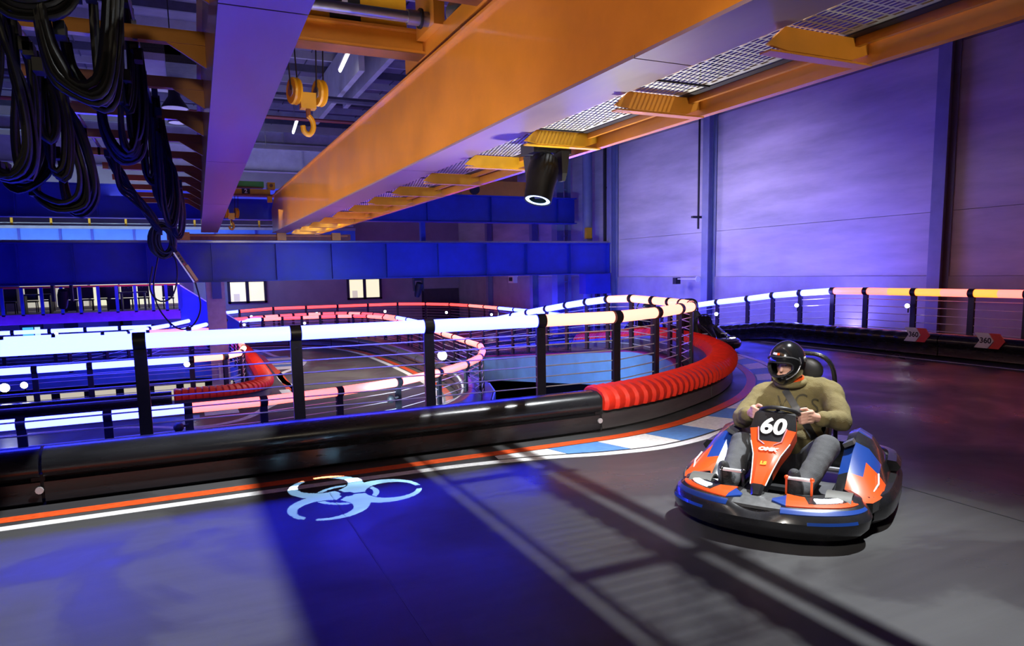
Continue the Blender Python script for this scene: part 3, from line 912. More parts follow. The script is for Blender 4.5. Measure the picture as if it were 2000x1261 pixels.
# blue fascias below the raised decks
fa = MB()
fpath = [p for p in smooth_path([(6.7, 8.62, 0), (7.55, 9.45, 0), (8.22, 10.42, 0), (8.54, 11.3, 0), (8.57, 12.3, 0), (8.57, 15, 0), (8.57, 18, 0), (8.57, 22.9, 0)], .3)]
for p in fpath:
    p.z = ramp(p.y)
fsc = MB().sweep(fpath, [(-.03, -.02), (.0, -.02), (.0, -.78), (-.03, -.78)]).build('deck_fascia', K['fascia'], floor, 40)
MB().sweep(fpath, [(-.06, .0), (.1, .0), (.1, -.03), (-.06, -.03)]).build('deck_edge_trim', K['violet'], floor, 40)
l1 = [Vec((-14, 28.62, LOW)), Vec((-.2, 28.62, LOW)), Vec((1.0, 28.2, LOW)), Vec((1.45, 27.1, LOW)), Vec((1.45, 20.6, LOW)), Vec((1.2, 19.3, LOW))]
MB().sweep(l1, [(.0, -.02), (.05, -.02), (.05, -.80), (.0, -.80)]).build('deck_fascia', K['fascia'], low)
l2 = [Vec((x, y - .04, LOW)) for x, y in lowpoly[:9]]
MB().sweep(l2, [(0, -.02), (.04, -.02), (.04, -1.0), (0, -1.0)]).build('deck_fascia', K['fascia'], low)
# steelwork seen through the opening under the ramp
fr = thing('deck_frame', 'black steel beams under the raised bend seen between the near posts', 'frame', (6.5, 12, -4.5))
MB().beam((5.2, 11.9, -1.25), (9.2, 11.5, -1.25), .2, .3).build('cross_beam', K['dark'], fr)
for x, y in ((5.35, 11.7), (8.3, 12.2)):
    MB().span((x - .16, y - .16, -4.5), (x + .16, y + .16, -.9)).build('leg', K['dark'], fr)
MB().beam((5.4, 11.5, -2.1), (8.2, 12.0, -1.3), .1, .12).build('brace', K['dark'], fr)
for (x, y) in ((5.3, 11.53), (5.42, 11.53)):
    for z in (-1.2, -1.32, -1.6):
        MB().lathe([(.004, 0), (.022, 0), (.022, .02), (.004, .02)], 8, (x, y, z), (0, -1, 0)).build('bolt', K['bright'], fr)
pl = MB()
pl.span((7.2, 14.2, -4.5), (8.2, 14.4, -2.2))
tag(pl.build('partition_panel', K['wall_far'], pit))
MB().beam((6.2, 13.6, -4.49), (9.6, 12.4, -4.49), .25, .012).build('red_line', K['line_red'], pit)
MB().beam((6.0, 13.3, -4.49), (9.4, 12.1, -4.49), .16, .012).build('white_line', K['line_white'], pit)
MB().beam((5.6, 12.8, -4.49), (9.0, 11.6, -4.49), .7, .012).build('blue_strip', K['line_blue'], pit)

# small bright lamps fixed on posts
LAMPS = [((1772, 597), dict(x=13.8), .055, 'small round white lamp on the outer railing below the second amber tube from the right'),
         ((1556, 596), dict(x=13.8), .055, 'small round white lamp on the outer railing under the white tube, above the driver'),
         ((1399, 613), dict(x=13.8), .06, 'small round white lamp on the outer railing just right of the bend tip'),
         ((960, 614), dict(x=13.8), .07, 'small white lamp at the right end of the far red railing'),
         ((1040, 622), dict(x=13.8), .06, 'small white lamp under the white tube on the ramp far side'),
         ((872, 610), dict(y=38.8), .085, 'small white lamp below the red tube before the dark door panel'),
         ((752, 608), dict(y=38.8), .085, 'small white lamp below the red tube right of the second window'),
         ((619, 612), dict(y=38.8), .085, 'small white lamp below the red tube right of the first window'),
         ((491, 618), dict(y=37.8), .07, 'small white lamp below the far tube beside the lilac pillar'),
         ((693, 633), dict(y=31), .065, 'small lamp on the far side of the lower loop, right one of three'),
         ((595, 631), dict(y=32), .065, 'small lamp on the far side of the lower loop, middle one of three'),
         ((477, 634), dict(y=31), .065, 'small lamp on the far side of the lower loop, left one of three'),
         ((110, 651), dict(y=30.4), .07, 'small white lamp under the balcony left of the ramp'),
         ((365, 711), dict(y=18.1), .08, 'small bright lamp on the lower inner railing left of the lilac pillar'),
         ((9, 757), dict(y=18.0), .115, 'largest bright lamp at the left edge under the lower inner tube'),
         ((47, 752), dict(y=18.0), .085, 'smaller bright lamp just right of the largest left one'),
         ((864, 694), dict(z=-.45), .15, 'large glaring white lamp inside the tip of the lower loop')]
for (px, py), kw, rad, lb in LAMPS:
    p = at(px, py, **kw)
    r = thing('post_lamp', lb, 'lamp', p)
    d = Vec((EYE.x - p.x, EYE.y - p.y, 0)).normalized()
    d = (d + Vec((0.2 * d.y, -.2 * d.x, -.12))).normalized()
    rad *= .82
    MB().lathe([(rad * .3, -.12), (rad * .9, -.08), (rad * 1.1, -.005), (rad * 1.1, 0), (rad * .98, 0)], 14, p, d).build('housing', K['black'], r, 40)
    MB().lathe([(.002, .0), (rad, .0), (rad, .006), (.002, .012)], 14, p, d).build('lens', K['lamp_white'], r)
    MB().beam(p - d * .1, p - d * .1 - Vec((0, 0, .16)), .02, .02, (1, 0, 0)).build('bracket', K['black'], r)
for (px, py, kw, lb) in ((763, 779, dict(y=11.6), 'small dark camera on the lower railing post at mid picture'), (349, 834, dict(y=11.3), 'small dark camera on the lower railing behind the nearest post')):
    p = at(px, py, **kw)
    r = thing('rail_camera', lb, 'camera', p)
    MB().ellip(p, (.075, .075, .075), 12, 8).build('dome', K['black'], r, 60)
    MB().beam(p, p + Vec((.14, .02, .02)), .03, .03).build('arm', K['black'], r)

# ------------------------------------------------------------------ overhead crane
BZ = 3.1
YN, YF = -5.0, 23.7


def g1x(y, e):   # bottom edges of the left girder (measured near and far ends)
    a = ((.25, .56), (.70, 1.04))[e]
    return a[0] + (a[1] - a[0]) * max(0, y - 4) / 19.7


def g2x(y, e):
    a = ((2.80, 2.66), (3.28, 3.12))[e]
    return a[0] + (a[1] - a[0]) * max(0, y - 4) / 19.7


crane = thing('overhead_crane', 'orange twin girder overhead crane spanning the track', 'crane', (1.6, 23.7, 2.75))
SEG = [YN, 4, 9.3, 14.6, 19.3, YF]
for gx, nm, top in ((g1x, 'girder_box', 4.2), (g2x, 'girder_box', 4.16)):
    mb = MB()
    rings = []
    for y in (YN, 4, 10, 16, YF - .9, YF):
        zt2 = top if y < YF - .3 else top - .35
        a, b = gx(y, 0), gx(y, 1)
        rings.append([(a + .02, y, BZ + .012), (b - .02, y, BZ + .012), (b - .02, y, zt2), (a + .02, y, zt2)])
    mb.loft(rings)
    mb.build(nm, K['orange'], crane)
    t = MB()
    t.loft([[(gx(y, 0) - .03, y, top), (gx(y, 1) + .03, y, top), (gx(y, 1) + .03, y, top + .03), (gx(y, 0) - .03, y, top + .03)] for y in (YN, 4, YF - .4)])
    t.build('top_flange', K['orange'], crane)
    for k in range(len(SEG) - 1):
        y0, y1 = SEG[k] + .008, SEG[k + 1] - .008
        MB().loft([[(gx(y, 0), y, BZ - .012), (gx(y, 1), y, BZ - .012), (gx(y, 1), y, BZ + .012), (gx(y, 0), y, BZ + .012)] for y in (y0, y1)]).build('bottom_plate', K['flange'], crane)
    xm = (gx(8, 0) + gx(8, 1)) / 2
    MB().span((xm - .03, YN, top + .03), (xm + .03, YF - .4, top + .09)).build('trolley_rail', K['steel'], crane)
# end truck on the runway
MB().span((-.4, 23.85, 2.87), (5.2, 24.25, 3.06)).build('end_truck', K['brown'], crane)
MB().span((-.35, 23.83, 2.98), (5.1, 23.86, 3.03)).build('end_truck_rib', K['orange'], crane)
for x in (.1, 2.95, 4.7):
    MB().span((x - .14, 23.7, 2.86), (x + .14, 23.86, 3.1)).build('buffer_bracket', K['yellow'], crane)
# walkway along the right girder: brackets, perforated deck, outer channels
YB = [1.6, 3.25, 4.85, 6.45, 8.05, 9.65, 11.25, 12.85, 14.45, 16.05, 17.65, 19.25, 20.85, 22.4]


def wx(y, u):
    return g2x(y, 1) + u


for i, y in enumerate(YB):
    mb = MB()
    x0, x1 = wx(y, -.03), wx(y, .94)
    zb_, h = BZ - .115, .135
    # channel with sloped ends
    for yy, th in ((y - .012, .02),):
        pr = [(x0 - .04, zb_ + .02), (x0 + .12, zb_), (x1 - .30, zb_), (x1 - .12, zb_ + .06), (x1 - .12, zb_ + h), (x0 + .1, zb_ + h)]
        n = len(pr)
        mb.add([(a, yy, b) for a, b in pr] + [(a, yy + th, b) for a, b in pr], [tuple(range(n)), tuple(range(n, 2 * n))] + [(k, (k + 1) % n, n + (k + 1) % n, n + k) for k in range(n)])
    mb.span((x0, y, zb_ - .012), (x1 - .1, y + .09, zb_))
    mb.span((x1 - .12, y - .07, zb_ + .03), (x1 - .02, y - .05, zb_ + .16))
    mb.build('walkway_bracket', K['yellow'] if i > 2 else K['orange'], crane)
    MB().span((x1 - .09, y - .1, zb_ + .03), (x1 - .01, y - .04, zb_ + .18)).build('bracket_lug', K['yellow'], crane)
for u0, u1, z0, z1, nm, m in ((.06, .12, .035, .05, 'walkway_angle', K['orange']), (.585, .66, .02, .06, 'cable_tray', K['dark']), (.70, .72, -.02, .02, 'conduit', K['steel']),
                              (.665, .70, -.03, .05, 'outer_channel', K['orange']), (.79, .86, -.12, .03, 'outer_channel', K['orange'])):
    MB().loft([[(wx(y, u0), y, BZ + z0), (wx(y, u1), y, BZ + z0), (wx(y, u1), y, BZ + z1), (wx(y, u0), y, BZ + z1)] for y in (YN, 4, 23.2)]).build(nm, m, crane)
# perforated deck: real slots, staggered like bricks
gp = MB()
zg = BZ + .03
pit_u, pit_y = .042, .085
sl_u, sl_y = .025, .068
vs, fs = [], []
NU = 13
y = YN
row = 0
rows = []
while y < 22.8:
    rows.append((y, row % 2))
    y += pit_y
    row += 1
for (y, odd) in rows:
    # band with slots, then a solid band
    us = [.05]
    for k in range(NU):
        c = .075 + k * pit_u + (pit_u / 2 if odd else 0)
        if c + sl_u < .58:
            us += [c - sl_u / 2, c + sl_u / 2]
    us.append(.59)
    b0 = len(vs)
    for u in us:
        vs.append((wx(y, u), y, zg))
        vs.append((wx(y, u), y + sl_y, zg))
    for k in range(0, len(us) - 1, 2):
        fs.append((b0 + 2 * k, b0 + 2 * k + 2, b0 + 2 * k + 3, b0 + 2 * k + 1))
    b1 = len(vs)
    vs += [(wx(y, .05), y + sl_y, zg), (wx(y, .59), y + sl_y, zg), (wx(y, .59), y + pit_y, zg), (wx(y, .05), y + pit_y, zg)]
    fs.append((b1, b1 + 1, b1 + 2, b1 + 3))
gp.add(vs, fs)
tag(gp.build('perforated_deck', K['grating'], crane), kind='stuff')
for y in [YN + 1.9 * k for k in range(15)]:
    MB().span((wx(y, .05), y - .006, zg - .014), (wx(y, .59), y + .006, zg - .002)).build('deck_seam', K['dark'], crane)
# cross arms on the left girder with gussets
YL = [3.9, 5.6, 7.3, 9.0, 10.7, 12.4, 14.1, 15.8, 17.5, 19.2, 20.9, 22.4]
for y in YL:
    x1 = g1x(y, 0) + .02
    z = 3.86
    mb = MB()
    mb.span((x1 - 1.75, y, z), (x1, y + .07, z + .1))
    mb.span((x1 - 1.75, y, z - .02), (x1, y + .1, z))
    mb.add([(x1 - .36, y + .02, z), (x1, y + .02, z), (x1, y + .02, z - .22), (x1 - .36, y + .05, z), (x1, y + .05, z), (x1, y + .05, z - .22)], [(0, 1, 2), (5, 4, 3), (0, 3, 4, 1), (1, 4, 5, 2), (2, 5, 3, 0)])
    mb.build('cross_arm', K['orange'], crane)
MB().span((-1.55, 4, 3.92), (-1.47, 6.2, 4.9)).build('post_box', K['orange'], crane)

# trolley one on the girder tops


def trolley(name, label, y1, num):
    """y1: the cross beam seen from the front"""
    r = thing(name, label, 'crane trolley', (1.75, y1, 4.26))
    L, Rr = .55, 3.0
    for y in (y1 - 1.95, y1):
        mb = MB()
        mb.span((L, y, 4.39), (Rr, y + .03, 4.62)).span((L, y - .09, 4.36), (Rr, y + .2, 4.39)).span((L, y - .09, 4.61), (Rr, y + .2, 4.64))
        mb.build('cross_beam', K['brown'] if y < y1 else K['orange'], r)
    MB().span((L, y1 - .1, 4.35), (Rr, y1 + .2, 4.36)).build('beam_flange', K['brown'], r)
    for x in (L - .05, Rr - .14):
        MB().span((x, y1 - 2.2, 4.33), (x + .2, y1 + .75, 4.52)).build('end_carriage', K['orange'], r)
        for y in (y1 - 1.5, y1 + .55):
            MB().lathe([(.02, -.06), (.13, -.06), (.15, -.05), (.15, .06), (.02, .06)], 14, (x + .1, y, 4.40), (1, 0, 0)).build('wheel', K['dark'], r, 40)
    MB().span((L + .1, y1 - .04, 4.65), (Rr - .35, y1 + .02, 5.15)).build('drum_guard', K['yellow'], r)
    xn = at(676, 20, y=y1 - .06).x if num == '1' else 1.55
    MB().span((xn - .19, y1 - .052, 4.65), (xn + .17, y1 - .04, 5.15)).build('number_panel', K['black'], r)
    write(MB(), num, .44, (xn - .01, y1 - .056, 4.88), (1, 0, 0), (0, 0, 1), .012).build('number', K['white'], r)
    MB().tube([(L, y1 - .55, 4.60), (Rr - .32, y1 - .55, 4.60)], .062, 12).build('drive_shaft', K['steel'], r, 40)
    MB().tube([(Rr - .5, y1 - .55, 4.60), (Rr - .1, y1 - .55, 4.60)], .082, 12).build('shaft_coupling', K['steel'], r, 40)
    MB().tube([(Rr - .36, y1 - .55, 4.60), (Rr - .33, y1 - .55, 4.60)], .11, 12).build('coupling_ring', K['black'], r, 40)
    MB().tube([(L + .2, y1 + .5, 5.05), (Rr - .6, y1 + .5, 5.05)], .26, 16).build('rope_drum', K['green'], r, 40)
    MB().span((Rr - 1.0, y1 - .1, 5.16), (Rr - .45, y1 + .6, 5.5)).build('motor_case', K['green'], r)
    MB().lathe([(.03, 0), (.14, 0), (.14, .3), (.13, .31), (.05, .31), (.04, .29), (.02, .29)], 18, (Rr - .02, y1 - .85, 4.60), (.25, -1, -.25)).build('motor_end', K['steel'], r, 40)
    MB().span((Rr - .25, y1 - .75, 4.5), (Rr - .12, y1 - .1, 5.2)).build('side_plate', K['orange'], r)
    return r


def hook_block(label, x, y, z, top):
    r = thing('hook_block', label, 'crane hook', (x, y, z - .55))
    for s in (-1, 1):
        MB().lathe([(.02, -.045), (.15, -.045), (.16, -.02), (.12, 0), (.16, .02), (.15, .045), (.02, .045)], 18, (x + s * .15, y, z), (1, .25, 0)).build('sheave', K['yellow'], r, 35)
        MB().lathe([(.02, -.055), (.07, -.055), (.07, .055), (.02, .055)], 14, (x + s * .15, y, z), (1, .25, 0)).build('sheave_hub', K['steel'], r, 35)
        for d in (-.05, .05):
            MB().tube([(x + s * .15 + d, y + d, z), (x + s * .19 + d, y + d, top)], .009, 5).build('rope', K['dark'], r)
    MB().span((x - .09, y - .07, z - .2), (x + .09, y + .07, z - .02)).box((x, y, z - .03), (.38, .05, .05)).build('cheek_plate', K['yellow'], r)
    MB().tube([(x, y, z - .18), (x, y, z - .3)], .03, 8).build('swivel', K['brown'], r)
    pts = [(x + .0, y, z - .28), (x + .045, y, z - .34), (x + .05, y, z - .43), (x + .0, y, z - .5), (x - .06, y, z - .47), (x - .075, y, z - .4)]
    MB().tube(smooth_path(pts, .02), .033, 8).build('hook', K['yellow'], r, 50)
    return r


trolley('crane_trolley', 'yellow and green crane trolley marked 1 at the top between the girders', 8.55, '1')
t2 = thing('crane_trolley', 'yellow and green crane trolley marked 2 at the far end of the girders', 'crane trolley', (1.8, 23.2, 4.2))
MB().span((.7, 23.2, 4.235), (2.62, 23.32, 4.40)).build('cross_beam', K['yellow'], t2)
MB().span((.7, 23.12, 4.18), (2.75, 23.5, 4.235)).build('beam_flange', K['brown'], t2)
xn = at(480.5, 378, y=23.18).x
MB().span((xn - .12, 23.18, 4.24), (xn + .12, 23.2, 4.40)).build('number_panel', K['black'], t2)
write(MB(), '2', .17, (xn, 23.172, 4.32), (1, 0, 0), (0, 0, 1), .006).build('number', K['white'], t2)
MB().span((.8, 23.3, 4.46), (2.45, 23.6, 4.64)).span((1.0, 23.28, 4.43), (2.4, 23.32, 4.48)).build('hoist_case', K['green'], t2)
MB().tube([(.8, 23.24, 4.44), (2.4, 23.24, 4.44)], .03, 8).build('drive_shaft', K['brown'], t2)
MB().span((2.55, 23.25, 4.42), (2.78, 23.6, 4.62)).build('gear_case', K['yellow'], t2)
MB().lathe([(.01, 0), (.055, 0), (.055, .03), (.01, .03)], 12, (2.66, 23.25, 4.52), (0, -1, 0)).build('gear_cap', K['brown'], t2)
MB().lathe([(.015, 0), (.09, 0), (.10, .03), (.10, .2), (.015, .2)], 16, (2.86, 23.35, 4.30), (.2, -1, 0)).build('motor_end', K['steel'], t2)
MB().span((2.52, 23.15, 4.0), (2.66, 23.3, 4.2)).build('buffer', K['yellow'], t2)
hb = at(600, 180, y=9.0)
hook_block('yellow hook block hanging on ropes from the near trolley', hb.x, hb.y, hb.z, 5.0)
hb = at(452, 422, y=23.3)
hook_block('small yellow hook block hanging from the far trolley', hb.x, hb.y, hb.z + .1, 4.5)

# ------------------------------------------------------------------ festoon cables and pendant control
for (x0, x1, z, y0, y1, lb) in ((-1.27, -1.13, 4.0, 1.0, 23.0, 'steel festoon track, outer one, running left of the crane'), (-.29, -.17, 4.0, 1.0, 23.0, 'thin steel festoon wire, inner one beside the crane arms')):
    r = thing('festoon_track', lb, 'rail', (x0, y1, z))
    rr = .028 if x0 < -1 else .012
    MB().tube([(x0, y0, z), (x1, y1, z)], rr, 8).build('track', K['steel'], r, 60)
    for y in YL:
        if y0 < y < y1:
            xx = x0 + (x1 - x0) * (y - y0) / (y1 - y0)
            MB().span((xx - .02, y, z), (xx + .02, y + .04, 3.83)).build('clamp', K['steel'], r)


def loops(label, y0, lst, seed, rad=.024):
    """each loop: picture-traced drape of one cable bundle, given real depth by its distance y0 and strand spread"""
    rnd = random.Random(seed)
    P0 = [at(a, b, y=y0) for a, b in lst[0][0]]
    r = thing('festoon_cable', label, 'cable', P0[0], 'hanging crane cable loops')
    for pts, n, sp in lst:
        dy = rnd.uniform(-.35, .35)
        for k in range(n):
            f = (k - (n - 1) / 2) * sp
            oy = dy + rnd.uniform(-.10, .10)
            cx = sum(p[0] for p in pts) / len(pts)
            path = []
            for t, (a, b) in enumerate(pts):
                e = math.sin(PI * t / (len(pts) - 1))
                p = at(a + f * (1 if a >= cx else -.6) + rnd.uniform(-1, 1), b + f * 1.3 * e + rnd.uniform(-1, 1), y=y0)
                path.append(p + Vec((0, oy + .16 * (t / (len(pts) - 1) - .5), 0)))
            MB().tube(smooth_path(path, .055), rad * rnd.uniform(.75, 1.1), 6).build('cable_loop', K['rubber'], r, 60)
    for pts, n, sp in lst:
        for a, b in (pts[0], pts[-1]):
            p = at(a, b, y=y0)
            MB().box(p, (.07, .16, .10)).build('cable_clamp', K['black'], r)
    return r


f2 = lambda y: -.29 + .12 * (y - 1) / 22
loops('thick black cable loops draped across the top, from the left corner to the inner wire', 6.0, [
    ([(88, 18), (96, 70), (109, 122), (128, 160), (160, 190), (190, 193), (210, 165), (219, 90), (224, -14)], 6, 6), ([(176, -14), (180, 60), (185, 130), (192, 168), (204, 152), (209, 80), (206, -14)], 4, 4),
    ([(118, 60), (128, 110), (146, 138), (170, 172), (196, 186), (214, 150), (220, 60), (218, -14)], 4, 5), ([(6, -14), (20, 22), (60, 40), (110, 34), (140, 8), (146, -14)], 8, 5), ([(40, -14), (62, 14), (96, 16), (118, -14)], 6, 5)], 1, .027)
loops('long black cable loops below the inner wire, left of the round high bay lamp', 7.6, [
    ([(190, 186), (196, 235), (212, 272), (238, 300), (262, 288), (273, 240), (272, 150), (262, 70)], 5, 4), ([(232, 190), (234, 250), (244, 288), (258, 280), (268, 210), (262, 90)], 3, 4),
    ([(226, 0), (232, 90), (236, 170), (246, 210), (256, 160), (252, 60), (246, 0)], 4, 4), ([(248, 150), (250, 220), (258, 262), (270, 255), (276, 200), (270, 110)], 4, 3)], 2)
loops('black cable loops hanging low at the left edge of the picture', 6.6, [
    ([(2, 22), (22, 90), (44, 160), (60, 230), (66, 300), (50, 338), (22, 350), (-8, 330)], 5, 5), ([(12, 34), (8, 150), (0, 250), (-4, 330)], 4, 5),
    ([(28, 58), (34, 150), (30, 250), (36, 320), (54, 345), (66, 290), (62, 190), (50, 90)], 3, 4), ([(58, 100), (64, 190), (68, 240), (84, 262), (96, 232), (90, 180), (76, 130)], 3, 3)], 3, .023)
loops('wide black cable loops hanging lowest, between the left edge and the ceiling batten', 7.4, [
    ([(70, 115), (94, 200), (104, 285), (98, 335), (64, 368), (30, 362), (10, 330)], 5, 5), ([(104, 162), (128, 230), (152, 300), (166, 350), (160, 392), (122, 404), (86, 390), (68, 372)], 5, 4),
    ([(112, 172), (152, 245), (178, 330), (180, 380), (154, 410), (132, 402), (118, 360), (112, 300)], 4, 4), ([(90, 140), (100, 230), (108, 300), (120, 350), (138, 340), (140, 270), (124, 190)], 4, 4)], 4, .024)
loops('narrow black cable loops farther along the inner wire, before the dark blue girder', 10.5, [
    ([(276, 140), (280, 260), (286, 330), (296, 352), (306, 320), (308, 250), (302, 180)], 5, 3), ([(290, 190), (296, 300), (304, 370), (314, 384), (322, 340), (318, 270), (310, 220)], 5, 3),
    ([(304, 240), (308, 340), (316, 400), (326, 412), (334, 370), (330, 310), (322, 280)], 4, 3), ([(312, 270), (318, 380), (328, 430), (338, 440), (346, 400), (340, 340), (330, 310)], 4, 3), ([(322, 300), (334, 400), (342, 452), (352, 456), (358, 410), (350, 360)], 3, 3)], 5, .022)
loops('tangled black cable ends running from the outer track end to the coil', 12.0, [
    ([(209, 300), (236, 340), (262, 372), (290, 408), (306, 440)], 5, 4), ([(230, 326), (240, 370), (262, 386), (286, 420), (312, 452)], 4, 4)], 6, .022)
pc = at(318, 470, y=12.0)
hk = thing('cable_coil', 'coiled black cable bundle hanging above the pendant control', 'cable', pc)
rnd = random.Random(5)
for k in range(7):
    rx, rz = rnd.uniform(.09, .16), rnd.uniform(.18, .27)
    oy = rnd.uniform(-.06, .06)
    ox = rnd.uniform(-.05, .05)
    MB().tube([(pc.x + ox + rx * math.cos(2 * PI * i / 20), pc.y + oy, pc.z + rz * math.sin(2 * PI * i / 20)) for i in range(20)], .022, 6, True).build('cable_loop', K['rubber'], hk, 60)
MB().tube(smooth_path([at(322, 420, y=12), at(330, 340, y=12), (f2(12), 12, 3.9)], .1), .03, 6).build('hanging_cable', K['rubber'], hk, 60)
for pts in ([(310, 495), (300, 560), (312, 605), (345, 640), (375, 637), (392, 600), (380, 545)], [(322, 492), (342, 505), (346, 545), (335, 580), (312, 588), (293, 565), (298, 520)]):
    MB().tube(smooth_path([at(a, b, y=12) for a, b in pts], .06), .012, 6).build('hanging_cable', K['rubber'], hk, 60)
p0, p1 = at(344, 493, y=11.9), at(384, 551, y=11.9)
pd = thing('pendant_control', 'yellow and silver pendant control stick hanging tilted from the cables', 'control', p1)
dr = (p1 - p0).normalized()
MB().beam(p0, p1, .075, .075, (0, 1, 0)).build('case', K['brown'], pd)
MB().beam(p0 + Vec((-.035, -.035, 0)), p1 + Vec((-.035, -.035, 0)), .02, .02, (0, 1, 0)).build('edge_strip', K['steel'], pd)
MB().beam(p0.lerp(p1, .45) + Vec((.018, -.03, .012)), p1 - dr * .02 + Vec((.018, -.03, .012)), .045, .04, (0, 1, 0)).build('yellow_cover', K['yellow'], pd)
MB().tube([p0 - dr * .12, p0], .03, 8).build('cable_gland', K['black'], pd)
for k in range(4):
    c = p0.lerp(p1, .12 + .09 * k) + Vec((.0, -.04, 0))
    MB().lathe([(.003, 0), (.016, 0), (.016, .014), (.003, .014)], 8, c, (0, -1, 0)).build('button', K['red'] if k == 3 else K['black'], pd)

# ------------------------------------------------------------------ moving head lights


FLOOR_G = Vec((1.04, 5.32, 0))
mb_ = at(1066, 292, y=6.95)
lens_c = at(1050, 392, y=6.72)
r = thing('moving_head_light', 'black moving head stage light hung under the crane walkway, lens lit', 'stage light', mb_)
MB().box(mb_, (.46, .32, .12)).box(mb_ + Vec((0, 0, .085)), (.1, .1, .08)).build('base', K['black'], r)
ax = ((FLOOR_G - lens_c).normalized() * .42 + Vec((0, 0, -.62))).normalized()
piv = mb_ + Vec((.0, 0, -.28))
sd = ax.cross(Vec((0, 0, 1))).normalized()
for s in (-1, 1):
    q = sd * (s * .2)
    MB().loft([[mb_ + q + Vec((dx, dy, -.05)) for dx, dy in ((-.05, -.09), (.05, -.09), (.05, .09), (-.05, .09))], [piv + q + Vec((dx, dy, .0)) for dx, dy in ((-.03, -.07), (.03, -.07), (.03, .07), (-.03, .07))], [piv + q + Vec((dx, dy, -.08)) for dx, dy in ((-.02, -.04), (.02, -.04), (.02, .04), (-.02, .04))]]).build('yoke_arm', K['black'], r)
back = lens_c - ax * .52


def open_lathe(prof, n, c, axis):
    q_ = Vec((0, 0, 1)).rotation_difference(Vec(axis)).to_matrix()
    return MB().loft([[q_ @ Vec((a * math.cos(2 * PI * k / n), a * math.sin(2 * PI * k / n), b)) + Vec(c) for k in range(n)] for a, b in prof], True, False)


open_lathe([(.001, 0), (.09, .0), (.14, .04), (.165, .14), (.17, .26), (.155, .36), (.15, .48), (.148, .52), (.135, .52), (.13, .44)], 22, back, ax).build('head', K['stage_black'], r, 40)
open_lathe([(.095, .0), (.134, -.004), (.134, -.010), (.095, -.006)], 22, back + ax * .515, ax).build('lens', K['lens_blue'], r, 40)
# gobo stencil: plate with the trefoil cut out, lit from behind by the lamp inside the head
src = lens_c - ax * .10
axh = ax
ax = (FLOOR_G - src).normalized()
sd = ax.cross(Vec((0, 0, 1))).normalized()
e1 = sd
e2 = ax.cross(e1).normalized()


def in_mark(dx, dy):
    rad = math.hypot(dx, dy)
    for k in range(3):
        a = math.radians((-8, 112, 232)[k])
        u, v = dx * math.cos(a) + dy * math.sin(a), -dx * math.sin(a) + dy * math.cos(a)
        if math.hypot(u - .29, v) < .298 and math.hypot(u - .345, v) > .202:
            if (u > .42 and abs(v) < .045) or (abs(v) < .016 and u < .2) or rad < .055:
                continue
            return True
        if .205 < rad < .25 and math.hypot(u - .345, v) < .19:
            return True
    return False


NG, GS = 180, .0172
DP = .05
vs, fs = [], []
for j in range(NG):
    run_ = None
    for i in range(NG + 1):
        hole = True
        if i < NG:
            u, v = ((i + .5) / NG - .5) * GS, ((j + .5) / NG - .5) * GS
            d = ax * DP + e1 * u + e2 * v
            t = -src.z / d.z if d.z < 0 else 0
            hit = src + d * t
            hole = in_mark(hit.x - FLOOR_G.x, hit.y - FLOOR_G.y) if d.z < 0 else False
        if not hole and run_ is None and i < NG:
            run_ = i
        if (hole or i == NG) and run_ is not None:
            b = len(vs)
            for a_, c_ in ((run_, j), (i, j), (i, j + 1), (run_, j + 1)):
                vs.append(src + ax * DP + e1 * ((a_ / NG - .5) * GS) + e2 * ((c_ / NG - .5) * GS))
            fs.append((b, b + 1, b + 2, b + 3))
            run_ = None
MB().add(vs, fs).build('gobo_stencil', K['black'], r)
gl = MB()
h_ = GS / 2
for a_, c_, d_, f_ in ((-.05, -.05, .05, -h_), (-.05, h_, .05, .05), (-.05, -h_, -h_, h_), (h_, -h_, .05, h_)):
    gl.add([src + ax * DP + e1 * a_ + e2 * c_, src + ax * DP + e1 * d_ + e2 * c_, src + ax * DP + e1 * d_ + e2 * f_, src + ax * DP + e1 * a_ + e2 * f_], [(0, 1, 2, 3)])
gl.build('gobo_wheel', K['black'], r)
spot('gobo_lamp', src, FLOOR_G, 15000, (.34, .66, 1.0), 30, .05, 0.0)
# two more heads seen from behind
for (px, py, yy, sz, lb) in ((123, 583, 24.4, 1.25, 'dark moving head light hung under the runway girder before the balcony'), (817, 565, 26.5, .95, 'dark moving head light hung under the runway girder right of the second window')):
    p = at(px, py, y=yy)
    r = thing('moving_head_light', lb, 'stage light', p)
    MB().box(p + Vec((0, 0, .42 * sz)), (.4 * sz, .3 * sz, .12 * sz)).box(p + Vec((0, 0, .5 * sz)), (.12 * sz, .12 * sz, .1 * sz)).build('base', K['black'], r)
    for s in (-1, 1):
        MB().box(p + Vec((s * .19 * sz, 0, .16 * sz)), (.06 * sz, .16 * sz, .45 * sz)).build('yoke_arm', K['black'], r)
    MB().lathe([(.05, .3), (.13, .27), (.15, .1), (.13, -.2), (.10, -.3), (.03, -.3)], 16, p, (.15, -.35, 1)).build('head', K['black'], r, 40)

